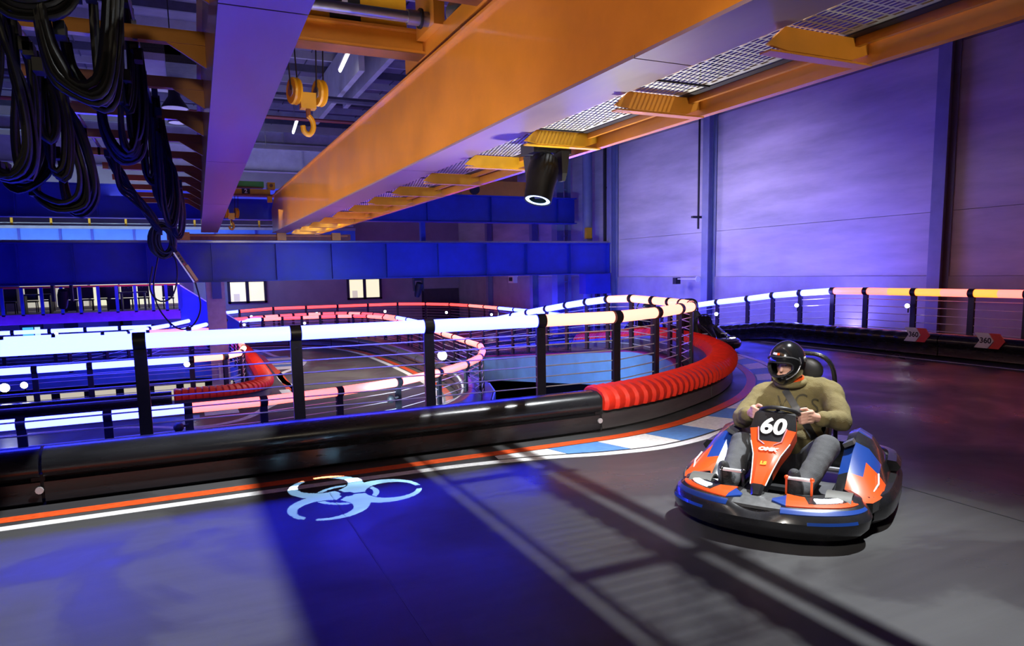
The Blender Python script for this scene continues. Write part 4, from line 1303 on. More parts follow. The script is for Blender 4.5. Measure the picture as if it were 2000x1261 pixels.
# ------------------------------------------------------------------ balcony room on the left
zf0, zf1 = at(175, 629, y=31).z, at(175, 610, y=31).z
bal = thing('balcony', 'violet edged balcony with glass panels and blue posts at far left', 'balcony', (-.35, 31, zf0))
xr = at(352, 605, y=31).x
MB().span((-13, 31, zf0), (xr, 31.12, zf1)).build('fascia', K['violet'], bal)
MB().span((-13, 31.12, zf1 - .14), (xr, 36, zf1 - .04)).build('deck', K['wall_far'], bal)
zr = at(175, 559, y=31).z
MB().tube([(-13, 31.06, zr), (xr, 31.06, zr)], .035, 8).build('handrail', K['red'], bal)
bx_ = [at(px, 590, y=31).x for px in (4, 43, 82, 121, 157, 193, 229, 265, 299, 326, 351)]
for x in [bx_[0] - .7 * k for k in (1, 2, 3)] + bx_:
    MB().span((x - .055, 31.0, zf1 - .05), (x + .055, 31.09, zr)).build('post', K['post_blue'], bal)
bs = sorted(bx_)
for a, b in zip(bs[:-1], bs[1:]):
    MB().span((a + .055, 31.03, zf1 + .02), (b - .055, 31.045, zr - .04)).build('glass_panel', K['glass'], bal)
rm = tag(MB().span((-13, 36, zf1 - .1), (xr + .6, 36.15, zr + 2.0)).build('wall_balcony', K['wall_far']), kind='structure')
for (p0_, p1_, m) in ((178, 232, 'room_glow'), (236, 290, 'room_glow'), (292, 352, 'room_glow'), (110, 172, 'room_dim'), (40, 102, 'room_dim')):
    a, b = at(p0_, 580, y=35.9).x, at(p1_, 580, y=35.9).x
    MB().span((a, 35.9, zf1 + .1), (b, 35.99, zr + .9)).build('lit_panel', K[m], rm)
ORD = 'first second third fourth fifth sixth seventh eighth ninth tenth eleventh twelfth thirteenth fourteenth'.split()
for i, px in enumerate((20, 62, 95, 140, 172, 206, 222, 250, 282, 330)):
    p = at(px, 600, y=33.2 + (i % 3) * .7)
    r = thing('lounge_chair', 'dark chair in the balcony room, ' + ORD[i] + ' from the left behind the glass', 'chair', (p.x, p.y, zf1 - .04), 'chairs in the balcony room')
    b0 = Vec((p.x, p.y, zf1 - .04))
    MB().box(b0 + Vec((0, 0, .45)), (.46, .45, .06)).build('seat', K['black'], r)
    MB().box(b0 + Vec((.0, .2, .75)), (.44, .05, .5)).build('backrest', K['black'], r)
    for sx in (-.19, .19):
        for sy in (-.18, .18):
            MB().box(b0 + Vec((sx, sy, .22)), (.035, .035, .44)).build('leg', K['black'], r)
for px in (75, 262):
    p = at(px, 598, y=32.6)
    b0 = Vec((p.x, p.y, zf1 - .04))
    r = thing('lounge_table', 'dark table in the balcony room behind the glass, ' + ('left one' if px < 100 else 'before the lit panels'), 'table', b0)
    MB().box(b0 + Vec((0, 0, .74)), (1.0, .7, .05)).build('tabletop', K['dark'], r)
    for sx in (-.42, .42):
        MB().box(b0 + Vec((sx, 0, .36)), (.06, .5, .72)).build('leg', K['dark'], r)
stx = thing('stair_flight', 'blue panelled stair descending from the balcony to the right', 'stairs', (xr, 31.3, LOW))
a, b = Vec((xr + .02, 31.2, zf1)), Vec((xr + 2.2, 31.2, LOW))
n = len
mb = MB()
mb.add([(a.x, 31.15, zr), (b.x, 31.15, LOW + 1.1), (b.x, 31.15, LOW), (a.x, 31.15, zf0 - .1), (a.x, 31.2, zr), (b.x, 31.2, LOW + 1.1), (b.x, 31.2, LOW), (a.x, 31.2, zf0 - .1)], [(0, 1, 2, 3), (7, 6, 5, 4), (0, 4, 5, 1), (1, 5, 6, 2), (2, 6, 7, 3), (3, 7, 4, 0)])
mb.build('side_panel', K['blue'], stx)
MB().beam(a + Vec((0, -.08, zr - a.z)), b + Vec((0, -.08, 1.1)), .04, .04).build('handrail', K['bright'], stx)
for k in range(7):
    f = (k + .5) / 7
    q = a.lerp(b, f)
    MB().span((q.x - .17, 31.2, q.z - .04), (q.x + .17, 32.2, q.z)).build('tread', K['dark'], stx)
# kiosk screens and sweets shelf under the balcony
kz = LOW
p = at(62, 655, y=33)
ks = thing('arcade_kiosk', 'blue lit kiosk screen under the balcony at far left', 'kiosk', (p.x, 33, LOW))
a, b = at(38, 640, y=33), at(84, 668, y=33)
MB().span((a.x, 33, LOW), (b.x, 33.4, a.z + .1)).build('cabinet', K['dark'], ks)
MB().span((a.x + .1, 32.97, b.z), (a.x + (b.x - a.x) * .62, 33.0, a.z)).build('screen', K['screen'], ks)
MB().span((a.x + (b.x - a.x) * .68, 32.97, b.z), (b.x - .05, 33.0, a.z)).build('panel', K['screen2'], ks)
uw = tag(MB().span((-13, 34.5, LOW), (xr + 1.5, 34.7, zf1 - .3)).build('wall_kiosk', K['wall_far']), kind='structure')
for px, wd in ((228, .55), (248, .45), (140, .5)):
    q = at(px, 650, y=34.45)
    MB().span((q.x - wd / 2, 34.4, LOW), (q.x + wd / 2, 34.5, LOW + 2.1)).build('door_leaf', K['dark'], uw)
sh = thing('snack_shelf', 'shelf with small red and orange packets at the far left under the balcony', 'shelf', (at(30, 675, y=33.2).x, 33.2, LOW))
a, b = at(0, 668, y=33.2), at(82, 676, y=33.2)
MB().span((a.x - .6, 33.3, LOW), (b.x + .2, 33.6, a.z + .02)).build('back_panel', K['dark'], sh)
MB().span((a.x - .6, 33.0, b.z - .08), (b.x + .2, 33.6, b.z - .03)).build('board', K['dark'], sh)
for k in range(14):
    x = a.x + (b.x - a.x) * k / 13
    tag(MB().span((x - .05, 33.05, b.z - .03), (x + .06, 33.2, b.z + .17 + .03 * (k % 3))).build('snack_packet', [K['red'], K['orange'], K['yellow'], K['red']][k % 4]), ['red', 'orange', 'yellow', 'red'][k % 4] + ' snack packet, ' + ORD[k] + ' from the left on the far left shelf', 'packet', 'snack packets on the shelf')

# ------------------------------------------------------------------ racing kart (local frame: x forward, y to the driver's left)
KM = {'black': mat('kart_plastic_black', (.016, .016, .018), .26, var=.2, scale=5, coat=.3), 'orange': mat('kart_decal_orange', (.78, .085, .012), .28, coat=.5),
      'blue': mat('kart_decal_blue', (.012, .05, .27), .28, coat=.4), 'deck': mat('kart_deck_grey', (.085, .088, .09), .42, var=.15, scale=30, bump=.1, bscale=200),
      'tyre': mat('kart_tyre', (.03, .03, .03), .7, var=.3, scale=20), 'seat': mat('kart_seat_black', (.02, .02, .022), .4), 'pink': mat('kart_trim_pink', (.75, .30, .32), .35),
      'tyre_lit': mat('kart_tyre_top_lit', (.10, .10, .09), .5, var=.15)}  # tyre tops as lit, the light put into this paler grey
KROT = math.atan2(-.535, -.845)


def lerp_prof(tab, u):
    for (a, b), (c, d) in zip(tab[:-1], tab[1:]):
        if a >= u >= c:
            return b + (d - b) * (u - a) / (c - a)
    return tab[-1][1]


def make_kart(name, label, num):
    r = thing(name, label, 'go-kart', (0, 0, 0))

    def B(mb, nm, m, sm=40, par=None):
        return mb.build(nm, m, par or r, sm, local=True)
    half = [(.32, .50), (.44, .575), (.58, .595), (.71, .535), (.81, .41), (.875, .25), (.90, .08)]
    pth = smooth_path([(x, -y, 0) for x, y in half] + [(x, y, 0) for x, y in reversed(half)], .03)
    n = len(pth)
    TOP = [(.0, .215), (-.03, .238), (-.10, .262), (-.24, .272)]

    def wdt(i):
        f = abs(i / (n - 1) - .5) * 2
        return .26 if f < .62 else max(.09, .26 - (f - .62) * .9)

    def bp(i):
        w_ = wdt(i)
        f = abs(i / (n - 1) - .5) * 2
        dip = .03 * max(0, 1 - (f / .16) ** 2)
        return [(-.03, .058), (.010, .105), (.022, .17), (.0, .215 - dip), (-.03, .238 - dip), (-w_ * .4, .262 - dip), (-w_ * .95, .272 - dip), (-w_, .25 - dip), (-w_ * .6, .225 - dip), (-.06, .19), (-.07, .058)]
    B(MB().sweep(pth, bp), 'front_bumper', KM['black'], 35)

    def deckz(u, f):
        return lerp_prof(TOP, u)

    def decal(nm, f0, f1, ua, ub, m, h=.006, par=None):
        i0, i1 = int(f0 * (n - 1)), int(f1 * (n - 1))
        seg = pth[i0:i1 + 1]
        N = len(seg) - 1

        def pr(i):
            t = i / N
            a, b = ua[0] + (ua[1] - ua[0]) * t, ub[0] + (ub[1] - ub[0]) * t
            us = [a + (b - a) * k / 4 for k in range(5)]
            return [(u, deckz(u, 0) + h) for u in us] + [(u, deckz(u, 0) - .004) for u in reversed(us)]
        return B(MB().sweep(seg, pr), nm, m, 50, par)
    decal('deck_plate', .425, .575, (-.035, -.035), (-.235, -.235), KM['deck'], -.022)
    B(MB().box((.885, 0, .183), (.012, .12, .022), Mat.Rotation(-.35, 3, 'Y')), 'front_badge', K['steel'], 0)
    for s in (0, 1):
        g = (lambda a, b: (a, b)) if s else (lambda a, b: (1 - b, 1 - a))
        o = (lambda p: p) if s else (lambda p: (p[1], p[0]))
        decal('blue_stripe', *g(.58, .88), o((-.004, -.004)), o((-.042, -.022)), KM['blue'], .005)
        decal('orange_panel', *g(.60, .69), o((-.06, -.06)), o((-.23, -.18)), KM['orange'], .007)
        decal('blue_wedge', *g(.555, .60), o((-.10, -.06)), o((-.13, -.21)), KM['blue'], .006)
        decal('orange_panel', *g(.69, .86), o((-.06, -.05)), o((-.085, -.11)), KM['orange'], .007)
        hl = decal('headlight', *g(.695, .80), o((-.105, -.105)), o((-.155, -.145)), K['lamp_white'], .012)
        i0 = [int(q * (n - 1)) for q in g(.69, .84)]
        decal('headlight_housing', *g(.675, .85), o((-.088, -.09)), o((-.19, -.175)), KM['black'], .008)
        # light blue edge under the deck
        MBs = MB()
        i0, i1 = [int(q * (n - 1)) for q in g(.66, .80)]
        seg = pth[i0:i1 + 1]
        N = len(seg) - 1
        MBs.sweep(seg, lambda i: [(.019, .186), (.026, .168), (.022, .168), (.015, .184)])
        B(MBs, 'blue_edge', KM['blue'])
        # guards over the tyre tops, lit tone put into their pale colour; wheels
        y = .43 * (1 if s else -1)
        w_ = MB().lathe([(.05, -.06), (.115, -.06), (.13, -.045), (.13, .045), (.115, .06), (.05, .06)], 22, (.53, y, .13), (0, 1, 0))
        wo = B(w_, 'front_wheel', KM['tyre'])
        B(MB().lathe([(.01, -.065), (.065, -.065), (.07, -.05), (.07, .05), (.065, .065), (.01, .065)], 14, (.53, y, .13), (0, 1, 0)), 'rim', K['steel'], 40, wo)
        gpts = [(.53 + .15 * math.cos(a), y, .13 + .155 * math.sin(a)) for a in [math.radians(40 + 14 * k) for k in range(8)]]
        B(MB().loft([[(p[0], y - .075, p[2]), (p[0], y + .075, p[2]), (p[0], y + .075, p[2] + .012), (p[0], y - .075, p[2] + .012)] for p in gpts]), 'mudguard', KM['tyre_lit'])
        y = .50 * (1 if s else -1)
        w_ = MB().lathe([(.05, -.10), (.125, -.10), (.14, -.08), (.14, .08), (.125, .10), (.05, .10)], 22, (-.56, y, .14), (0, 1, 0))
        wo = B(w_, 'rear_wheel', KM['tyre'])
        B(MB().lathe([(.01, -.11), (.07, -.11), (.07, .11), (.01, .11)], 14, (-.56, y, .14), (0, 1, 0)), 'rim', K['steel'], 40, wo)
        # side pod
        sg = 1 if s else -1
        secs = []
        for x, h, o_ in ((.40, -.15, -.05), (.30, -.10, -.02), (.16, -.03, 0), (0, .04, .0), (-.16, .11, 0), (-.32, .15, 0), (-.50, .14, -.01), (-.66, .05, -.03), (-.78, -.07, -.08)):
            prf = [(.60 + o_, .09), (.655 + o_, .15), (.655 + o_, .215), (.60 + o_, .275 + h * .45), (.52 + o_, .335 + h * .85), (.43, .36 + h), (.37, .335 + h), (.35, .2), (.35, .09)]
            secs.append([(x, sg * a, b) for a, b in prf])

        def pc_(i, k):
            if k in (2, 3, 4) and i in (0, 1):
                return 1
            if i == 2 and k in (2, 3):
                return 1
            if i == 2 and k in (4, 5):
                return 2
            if i == 3 and k in (3, 4, 5):
                return 2
            if i in (5, 6) and k in (4,):
                return 2
            if i == 7 and k in (2, 3):
                return 2
            return 0
        pod = B(MB().loft(secs, mi=pc_), 'side_pod', [KM['black'], KM['orange'], KM['blue']], 30)
        B(MB().tube([(.38, sg * .56, .19), (.14, sg * .612, .27), (.02, sg * .60, .305)], .006, 6), 'white_pinstripe', K['white'], 40, pod)
        B(MB().tube([(-.68, sg * .50, .33), (-.74, sg * .56, .26)], .012, 6), 'white_pinstripe', K['white'], 40, pod)
        B(MB().box((-.10, sg * .40, .47), (.09, .07, .03), Mat.Rotation(sg * .5, 3, 'X')), 'vent_grille', KM['deck'], 30, pod)
        B(MB().tube([(.62, sg * .10 - .02 + (.05 if s else -.16), .37), (.62, sg * .10 - .02 + (.20 if s else -.02), .37)], .012, 10), 'pedal_bar', K['bright'])
        ys_ = (.13, .28) if s else (-.28, -.14)
        for yy in ys_:
            B(MB().beam((.62, yy, .37), (.60, yy, .08), .012, .02, (1, 0, 0)).ellip((.62, yy, .372), (.016, .016, .016), 8, 6), 'pedal_arm', KM['orange'] if s else KM['black'])
    # perimeter bumper around pods and rear
    ph = [(.34, .60), (.18, .68), (-.1, .705), (-.45, .705), (-.72, .67), (-.88, .52), (-.95, .3), (-.96, .08)]
    rp2 = smooth_path([(x, y, 0) for x, y in ph] + [(x, -y, 0) for x, y in reversed(ph)], .06)
    B(MB().sweep(rp2, [(-.10, .05), (-.02, .05), (.012, .09), (.012, .175), (-.02, .225), (-.085, .235), (-.11, .19)]), 'rear_bumper', KM['black'], 40)
    rr_ = [p for p in rp2 if p.x < -.35]
    B(MB().sweep(rr_, [(-.085, .235), (-.02, .24), (.0, .27), (-.03, .31), (-.085, .315), (-.10, .27)]), 'rear_guard', KM['black'], 40)
    B(MB().box((.12, 0, .05), (1.2, .6, .012)), 'floor_tray', K['steel'])
    for y in (-.30, .30):
        B(MB().tube([(.75, y * .6, .075), (.5, y, .075), (-.5, y, .075), (-.8, y * .9, .11)], .016, 8), 'chassis_tube', KM['black'])
    B(MB().tube([(.53, -.42, .13), (.53, .42, .13)], .014, 8), 'front_axle', K['steel'])
    B(MB().tube([(-.56, -.5, .14), (-.56, .5, .14)], .02, 8), 'rear_axle', K['steel'])
    B(MB().box((-.75, 0, .24), (.22, .7, .22)), 'battery_case', KM['black'], 20)
    # nose fairing with number panel
    yc = -.03
    sec = [(.20, .700, .125), (.225, .690, .135), (.29, .595, .150), (.36, .520, .125), (.46, .455, .085), (.58, .385, .062), (.69, .315, .045), (.74, .26, .03)]
    rings = []
    for x, z, w_ in sec:
        nx, nz = .58, .81
        rings.append([(x - .06 * nx, yc - w_, z - .07), (x, yc - w_, z), (x + .014 * nx, yc - w_ * .60, z + .014 * nz), (x + .014 * nx, yc + w_ * .60, z + .014 * nz), (x, yc + w_, z), (x - .06 * nx, yc + w_, z - .07)])

    def fm(i, k):
        if k in (0, 4):
            return 1 if 1 <= i < 5 else 0
        if k == 2:
            return 0 if i < 3 or i > 5 else 1
        if k in (1, 3):
            return 1 if 1 < i <= 5 else 0
        return 0
    fo = B(MB().loft(rings, mi=fm), 'nose_fairing', [KM['black'], KM['orange']], 25)
    for sg in (-1, 1):
        B(MB().tube([(x + .012, yc + sg * w_ * f, z + .016) for (x, z, w_), f in zip(sec[2:4], (.62, .60))] + [(.40, yc + sg * .03, .515)], .0045, 5), 'pink_trim', KM['pink'], 40, fo)
        B(MB().tube([(x, yc + sg * (w_ + .002), z + .002) for x, z, w_ in sec[3:7]], .004, 5), 'pale_edge', K['white'], 40, fo)
    sl = Vec((.225 - .36, 0, .690 - .520)).normalized()
    pn = Vec((.78, 0, .62))
    if num:
        B(write(MB(), num, .165, Vec((.288, yc, .606)) + pn * .020, (0, 1, 0), sl, .006, shear=.12, sx=1.0), 'number', K['white'], 0, fo)
        sl2 = Vec((.36 - .58, 0, .52 - .385)).normalized()
        B(write(MB(), 'OMK', .042, Vec((.43, yc, .476)) + Vec((.53, 0, .85)) * .022, (0, 1, 0), sl2, .003, shear=.2, sx=1.25), 'lettering', K['white'], 0, fo)
        B(write(MB(), 'LS', .04, Vec((.54, yc, .41)) + Vec((.53, 0, .85)) * .019, (0, 1, 0), sl2, .003), 'lettering', K['yellow'], 0, fo)
    B(MB().tube([(.10, yc, .66), (.62, yc, .16)], .013, 8), 'steering_column', KM['black'])
    # steering wheel
    wn = Vec((-.50, 0, .866))
    wc = Vec((.11, -.02, .672))
    a1, a2 = Vec((0, 1, 0)), wn.cross(Vec((0, 1, 0)))
    sw = B(MB().tube([wc + (a1 * math.cos(2 * PI * k / 28) + a2 * math.sin(2 * PI * k / 28)) * .135 for k in range(28)], .0135, 8, True), 'steering_wheel', KM['seat'], 60)
    B(MB().lathe([(.005, -.02), (.045, -.02), (.045, .012), (.005, .012)], 14, wc, wn), 'hub', KM['black'], 40, sw)
    for k in range(3):
        d = a1 * math.cos(2.09 * k + .52) + a2 * math.sin(2.09 * k + .52)
        B(MB().beam(wc, wc + d * .13, .025, .006, wn), 'spoke', KM['black'], 0, sw)
    # seat, headrest, hoop
    srings = []
    for z, xb, w_, dpt in ((.10, -.40, .17, .10), (.20, -.45, .20, .22), (.36, -.50, .215, .24), (.55, -.53, .215, .18), (.70, -.55, .20, .10), (.78, -.555, .16, .05)):
        inn = [(xb + dpt, w_ - .0), (xb + .05, w_), (xb, w_ * .6), (xb, -w_ * .6), (xb + .05, -w_), (xb + dpt, -w_)]
        out_ = [(xb + dpt, -w_ - .018), (xb + .04, -w_ - .02), (xb - .02, -w_ * .62), (xb - .02, w_ * .62), (xb + .04, w_ + .02), (xb + dpt, w_ + .018)]
        srings.append([(a, b, z) for a, b in inn + out_])
    B(MB().loft(srings), 'seat', KM['seat'], 40)
    B(MB().box((-.20, 0, .10), (.42, .36, .03)), 'seat_base', KM['seat'])
    B(MB().ellip((-.575, .035, .90), (.03, .115, .10), 14, 10), 'headrest', KM['seat'], 60)
    hp = smooth_path([(-.66, -.24, .3), (-.63, -.23, .7), (-.60, -.21, .92), (-.59, -.13, 1.015), (-.59, .0, 1.03), (-.59, .13, 1.015), (-.60, .21, .92), (-.63, .23, .7), (-.66, .24, .3)], .04)
    B(MB().tube(hp, .017, 8), 'roll_hoop', KM['black'], 60)
    return r


kart = make_kart('racing_kart', 'orange, blue and black racing kart numbered 60 with lit headlights', '60')
kart.location = (3.85, 3.61, 0)
kart.rotation_euler = (0, 0, KROT)

# ------------------------------------------------------------------ driver
SK = mat('skin', (.62, .34, .25), .5, var=.06, scale=30)
SW = mat('sweater_khaki', (.175, .14, .055), .9, var=.14, scale=9, bump=.35, bscale=120)
JN = mat('jeans_washed_black', (.075, .078, .085), .85, var=.3, scale=7, bump=.3, bscale=160)
BT = mat('boots_dark', (.03, .032, .036), .75, var=.4, scale=22, bump=.8, bscale=60)
HE = mat('helmet_black', (.009, .009, .010), .16, coat=.6)


def cap_pts(a, b, ra, rb):
    a, b = Vec(a), Vec(b)
    t = (b - a).normalized()
    pts, rs = [], []
    for k in range(4):
        s_ = math.sin(PI / 2 * (k + .25) / 4)
        pts.append(a - t * (ra * math.cos(PI / 2 * (k + .25) / 4)))
        rs.append(ra * s_)
    for k in range(5):
        pts.append(a.lerp(b, k / 4))
        rs.append(ra + (rb - ra) * k / 4)
    for k in range(3, -1, -1):
        s_ = math.sin(PI / 2 * (k + .25) / 4)
        pts.append(b + t * (rb * math.cos(PI / 2 * (k + .25) / 4)))
        rs.append(rb * s_)
    return pts, rs


class Blob(MB):
    def cap(s, a, b, ra, rb, n=12):
        p, r = cap_pts(a, b, ra, rb)
        return s.tube(p, r, n)

    def chain(s, pts, rs, n=10):
        for i in range(len(pts) - 1):
            s.cap(pts[i], pts[i + 1], rs[i], rs[i + 1], n)
        return s

    def grow(s, name, m, parent, vox, it, lumps=0):
        o = s.build(name, m, parent, None, local=True)
        md = o.modifiers.new('remesh', 'REMESH')
        md.mode = 'VOXEL'
        md.voxel_size = vox
        md.use_smooth_shade = True
        sm = o.modifiers.new('smooth', 'SMOOTH')
        sm.iterations = it
        sm.factor = .5
        if lumps:
            tx = bpy.data.textures.new(name + '_folds', 'CLOUDS')
            tx.noise_scale = .11
            dm = o.modifiers.new('folds', 'DISPLACE')
            dm.texture = tx
            dm.strength = lumps
            dm.mid_level = .5
        return o


man = thing('person', 'driver in black helmet, khaki sweater and grey jeans sitting in kart 60', 'person', (3.85, 3.61, 0), None, KROT)
HC = Vec((-.285, -.06, .985))
Ls, Rs = Vec((-.39, .215, .775)), Vec((-.37, -.245, .715))
Le, Re = Vec((-.19, .335, .60)), Vec((-.14, -.345, .565))
Lw, Rw = Vec((.035, .205, .655)), Vec((.045, -.235, .650))
body = Blob()
body.cap((-.33, 0, .26), (-.38, -.01, .5), .12, .12).cap((-.38, -.01, .5), (-.38, -.02, .7), .12, .11).cap((-.36, -.03, .76), (-.31, -.05, .9), .055, .055)
body.ellip(HC + Vec((.0, 0, -.01)), (.092, .075, .115), 18, 14)
hf = Vec((math.cos(-.25) * .97, math.sin(-.25) * .97, -.22)).normalized()
hl = Vec((0, 0, 1)).cross(hf).normalized()
hu = hf.cross(hl)
H3 = Mat((hf, hl, hu)).transposed()
body.chain([HC + hf * .086 + hu * .010, HC + hf * .106 - hu * .026], [.009, .012])          # nose
body.cap(HC + hf * .075 - hu * .07 - hl * .02, HC + hf * .075 - hu * .07 + hl * .02, .03, .03)
body.cap(HC + hf * .078 + hu * .036 - hl * .045, HC + hf * .078 + hu * .036 + hl * .045, .013, .013)   # brow
for s_, sh, el, wr_ in ((1, Ls, Le, Lw), (-1, Rs, Re, Rw)):
    body.chain([sh, el, wr_], [.055, .045, .032])
    hip, kn, an = Vec((-.3, .1 * s_, .24)), Vec((.10, .285 * s_ * (1 if s_ > 0 else .98), .47 if s_ > 0 else .43)), Vec((.49, .19 if s_ > 0 else -.265, .25))
    body.chain([hip, kn, an], [.08, .055, .04])

    def q(x, y, z):
        return Vec((x, y, z)) if s_ > 0 else Vec((x, -.04 - y, z))
    body.chain([wr_, q(.072, .172, .667)], [.032, .034])
    body.cap(q(.065, .172, .692), q(.082, .178, .640), .024, .023)
    for k in range(4):
        dz = -.0215 * k
        ln = (.0, .004, .002, -.006)[k]
        body.chain([q(.080 + .005 * k, .182, .700 + dz), q(.122 + .004 * k, .160, .703 + dz), q(.136 + .004 * k, .126 - ln, .694 + dz), q(.116 + .004 * k, .103 - ln, .688 + dz)], [.0125, .0115, .0105, .009], 8)
    body.chain([q(.060, .165, .692), q(.070, .140, .718), q(.098, .112, .716)], [.014, .0125, .0105], 8)
bo = body.grow('body', SK, man, .0058, 3)
# eyes inside the visor opening
EY = mat('eye_white', (.42, .38, .36), .4)
for s_ in (-1, 1):
    e = HC + hf * .0795 + hu * .012 + hl * (.031 * s_)
    eo = MB().ellip(e, (.011, .011, .0075), 10, 8).build('eye', EY, man, 60, local=True)
    MB().ellip(e + hf * .0068 - hu * .001, (.0055, .0055, .0055), 8, 6).build('iris', K['ink'], eo, 60, local=True)
    MB().beam(e + hf * .012 + hu * .02 - hl * .02, e + hf * .012 + hu * .024 + hl * .02, .006, .007, hu).build('eyebrow', mat('brow_hair', (.06, .035, .02), .9) if s_ < 0 else bpy.data.materials['brow_hair'], man, 0, local=True)
# sweater
swt = Blob()
swt.ellip((-.33, -.0, .40), (.185, .215, .17), 18, 12).ellip((-.385, -.012, .60), (.165, .225, .19), 18, 12)
swt.cap(Rs + Vec((.0, .05, .0)), Ls + Vec((0, -.05, 0)), .105, .105, 14)
swt.cap((-.36, -.10, .80), (-.37, .07, .83), .06, .06)
for s_, sh, el, wr_ in ((1, Ls, Le, Lw), (-1, Rs, Re, Rw)):
    swt.cap(sh, el, .092, .076, 14).cap(el, el.lerp(wr_, .80), .076, .052, 14)
    swt.cap(el.lerp(wr_, .74), el.lerp(wr_, .80), .058, .058, 14)
so = swt.grow('sweater', SW, man, .011, 6, .030)
swt2 = MB().tube([(-.335 + .085 * math.cos(a), -.045 + .10 * math.sin(a), .845 - .02 * math.cos(a)) for a in [2 * PI * k / 20 for k in range(20)]], .028, 8, True)
swt2.build('hood_collar', SW, man, 60, local=True)
MB().tube([(-.325 + .075 * math.cos(a), -.05 + .088 * math.sin(a), .868 - .02 * math.cos(a)) for a in [2 * PI * k / 20 for k in range(20)]], .018, 8, True).build('red_neck_lining', KM['orange'], man, 60, local=True)
# jeans and boots
jn = Blob()
jn.ellip((-.30, 0, .25), (.17, .20, .13), 16, 10)
for s_ in (1, -1):
    hip, kn, an = Vec((-.3, .11 * s_, .24)), Vec((.10, .285 if s_ > 0 else -.28, .47 if s_ > 0 else .43)), Vec((.49, .19 if s_ > 0 else -.265, .25))
    jn.cap(hip, kn, .115, .088, 14).cap(kn, an, .088, .066, 14)
jo = jn.grow('jeans', JN, man, .011, 5, .018)
for s_ in (1, -1):
    y = .18 if s_ > 0 else -.265
    bt = Blob()
    bt.cap((.50, y, .20), (.50, y, .27), .058, .055).cap((.495, y, .17), (.575, y - .01, .345), .055, .046).cap((.575, y - .01, .345), (.585, y - .012, .385), .046, .038)
    bt.grow('boot', BT, man, .009, 4, .012)
# helmet: shell with a real visor opening, chin bar, trim
hv, hfc = [], []
NA, NE = 176, 110
cx = {}
for j in range(NE + 1):
    el = math.radians(-72 + 162 * j / NE)
    for i in range(NA):
        az = -PI + 2 * PI * i / NA
        rx, ry, rz = .148, .127, .160
        p = Vec((math.cos(el) * math.cos(az) * rx, math.cos(el) * math.sin(az) * ry, math.sin(el) * rz))
        if el < .2 and abs(az) < 1.5:
            f = math.cos(az / 1.5 * PI / 2) * min(1, (.2 - el) / .5)
            p.x += .030 * f
            p.z -= .006 * f
        cx[(i, j)] = len(hv)
        hv.append(HC + H3 @ p + hu * .01)
for j in range(NE):
    for i in range(NA):
        el = -72 + 162 * (j + .5) / NE
        az = math.degrees(-PI + 2 * PI * (i + .5) / NA)
        a_ = abs(az)
        if a_ < 48 and el < 15 - (a_ / 48) ** 4 * 10 and el > -20 + (a_ / 48) ** 2 * 14:
            continue
        k = (i + 1) % NA
        hfc.append((cx[(i, j)], cx[(k, j)], cx[(k, j + 1)], cx[(i, j + 1)]))
hm = MB().add(hv, hfc).build('helmet', [HE, K['black']], man, 60, local=True)
sd_ = hm.modifiers.new('shell', 'SOLIDIFY')
sd_.thickness = .022
sd_.offset = -1
sd_.material_offset_rim = 1
sd_.material_offset = 1


def hpt(azd, eld, k=1.03):
    el, az = math.radians(eld), math.radians(azd)
    p = Vec((math.cos(el) * math.cos(az) * .148, math.cos(el) * math.sin(az) * .127, math.sin(el) * .160))
    if el < .2 and abs(az) < 1.5:
        f = math.cos(az / 1.5 * PI / 2) * min(1, (.2 - el) / .5)
        p.x += .030 * f
        p.z -= .006 * f
    return HC + H3 @ (p * k) + hu * .01


MB().tube(smooth_path([hpt(-66, 14), hpt(-40, 26), hpt(0, 29), hpt(40, 26), hpt(66, 14), hpt(70, 2)], .02), .007, 6).build('visor_hinge_rim', K['black'], hm, 60, local=True)
rim = [hpt(a, 15 - (abs(a) / 48) ** 4 * 10, 1.0) for a in range(-48, 49, 6)] + [hpt(48, 0, 1.0)] + [hpt(a, -20 + (a / 48) ** 2 * 14, 1.0) for a in range(48, -49, -6)] + [hpt(-48, 0, 1.0)]
MB().tube(rim, .0075, 8, True).build('opening_gasket', K['black'], hm, 60, local=True)
MB().tube(smooth_path([hpt(72, 20, 1.02), hpt(74, 5, 1.02), hpt(62, -14, 1.02), hpt(45, -24, 1.02), hpt(28, -30, 1.02)], .02), .0045, 6).build('silver_trim', K['steel'], hm, 60, local=True)
for a0, a1, m_ in ((-30, -8, K['white']), (-8, 4, KM['orange'])):
    vs = []
    for k in range(5):
        a = a0 + (a1 - a0) * k / 4
        vs += [hpt(a, 34.5, 1.012), hpt(a, 41, 1.012)]
    MB().add(vs, [(2 * k, 2 * k + 2, 2 * k + 3, 2 * k + 1) for k in range(4)]).build('sticker', m_, hm, 60, local=True)
MB().ellip(hpt(-100, 20, 1.0), (.02, .012, .02), 8, 6).ellip(hpt(100, 8, 1.0), (.022, .012, .022), 8, 6).build('visor_pivot', K['steel'], hm, 60, local=True)

# lettering and belt laid on the sweater surface
dg = bpy.context.evaluated_depsgraph_get()
ev = so.evaluated_get(dg)
em = ev.to_mesh()
bv = BVHTree.FromPolygons([v.co.copy() for v in em.vertices], [tuple(p.vertices) for p in em.polygons])
ev.to_mesh_clear()
vdir = Vec((-.96, -.12, -.22)).normalized()


def onto(p, lift=.004):
    h = bv.ray_cast(Vec(p) - vdir * 1.0, vdir)
    return (h[0] - vdir * lift) if h[0] is not None else Vec(p)


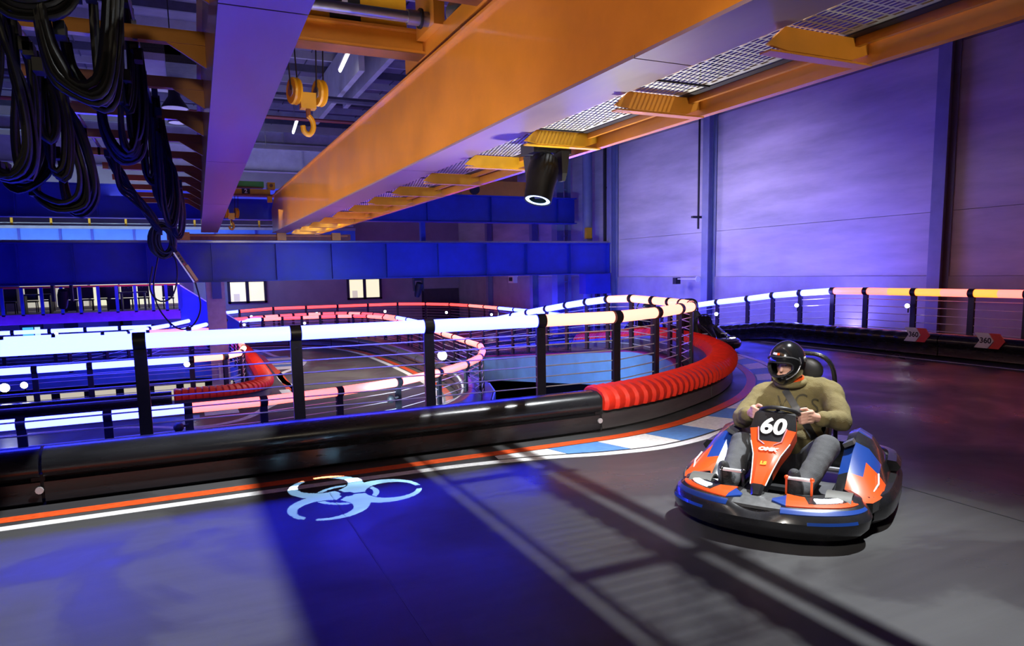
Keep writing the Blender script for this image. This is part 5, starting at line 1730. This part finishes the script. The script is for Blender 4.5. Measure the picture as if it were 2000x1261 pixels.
ux_, uy_ = Vec((0, 1, 0)), Vec((-.2, 0, .98))
for ch, y, z in (('C', .055, .715), ('S', .150, .690), ('V', -.075, .690)):
    vs, fs = text_geo(ch, .16, .0)
    mb = MB().add([onto(Vec((-.2, y, z)) + ux_ * v.x * .85 + uy_ * v.y) for v in vs], fs)
    mb.build('lettering', mat('sweater_print', (.06, .05, .025), .8) if ch == 'C' else bpy.data.materials['sweater_print'], so, 0, local=True)
vs = []
P0, P1 = Vec((-.2, -.06, .80)), Vec((-.12, .17, .47))
for k in range(25):
    p = P0.lerp(P1, k / 24)
    sd2 = Vec((0, .82, .57)) * .026
    vs += [onto(p - sd2, .010), onto(p + sd2, .010)]
MB().add(vs, [(2 * k, 2 * k + 2, 2 * k + 3, 2 * k + 1) for k in range(24)]).build('seat_belt', KM['seat'], man, 60, local=True)

# ------------------------------------------------------------------ karts in the background


def dark_copy(label, loc, rz):
    c = copy_tree(kart)
    c.location = loc
    c.rotation_euler = (0, 0, rz)
    c['label'] = label
    rep = {KM['orange'].name: KM['black'], KM['blue'].name: KM['deck'], K['white'].name: KM['deck'], KM['pink'].name: KM['black'], K['yellow'].name: KM['black']}
    stack = list(c.children)
    while stack:
        o = stack.pop()
        stack += list(o.children)
        if o.name.startswith(('number', 'lettering')):
            bpy.data.objects.remove(o)
            continue
        if o.type == 'MESH' and any(s.material and s.material.name in rep for s in o.material_slots):
            o.data = o.data.copy()
            for i, m_ in enumerate(o.data.materials):
                if m_ and m_.name in rep:
                    o.data.materials[i] = rep[m_.name]
    return c


q0, q1 = at(1376, 663, z=.27), at(1428, 661, z=.27)
mid = (q0 + q1) / 2
Lv = (q1 - q0).normalized()
Fv = Vec((Lv.y, -Lv.x, 0))
if Fv.dot(Vec((-mid.x, -mid.y, 0))) < 0:
    Fv = -Fv
cpos = mid - Fv * .78
dark_copy('black kart with lit headlights coming up behind the red capped barrier', (cpos.x, cpos.y, 0), math.atan2(Fv.y, Fv.x))
q = at(1290, 662, x=10.35)
dark_copy('black kart half hidden behind the near guard rail posts, one headlight showing', (q.x + .2, q.y + .75, ramp(q.y)), math.radians(-118))
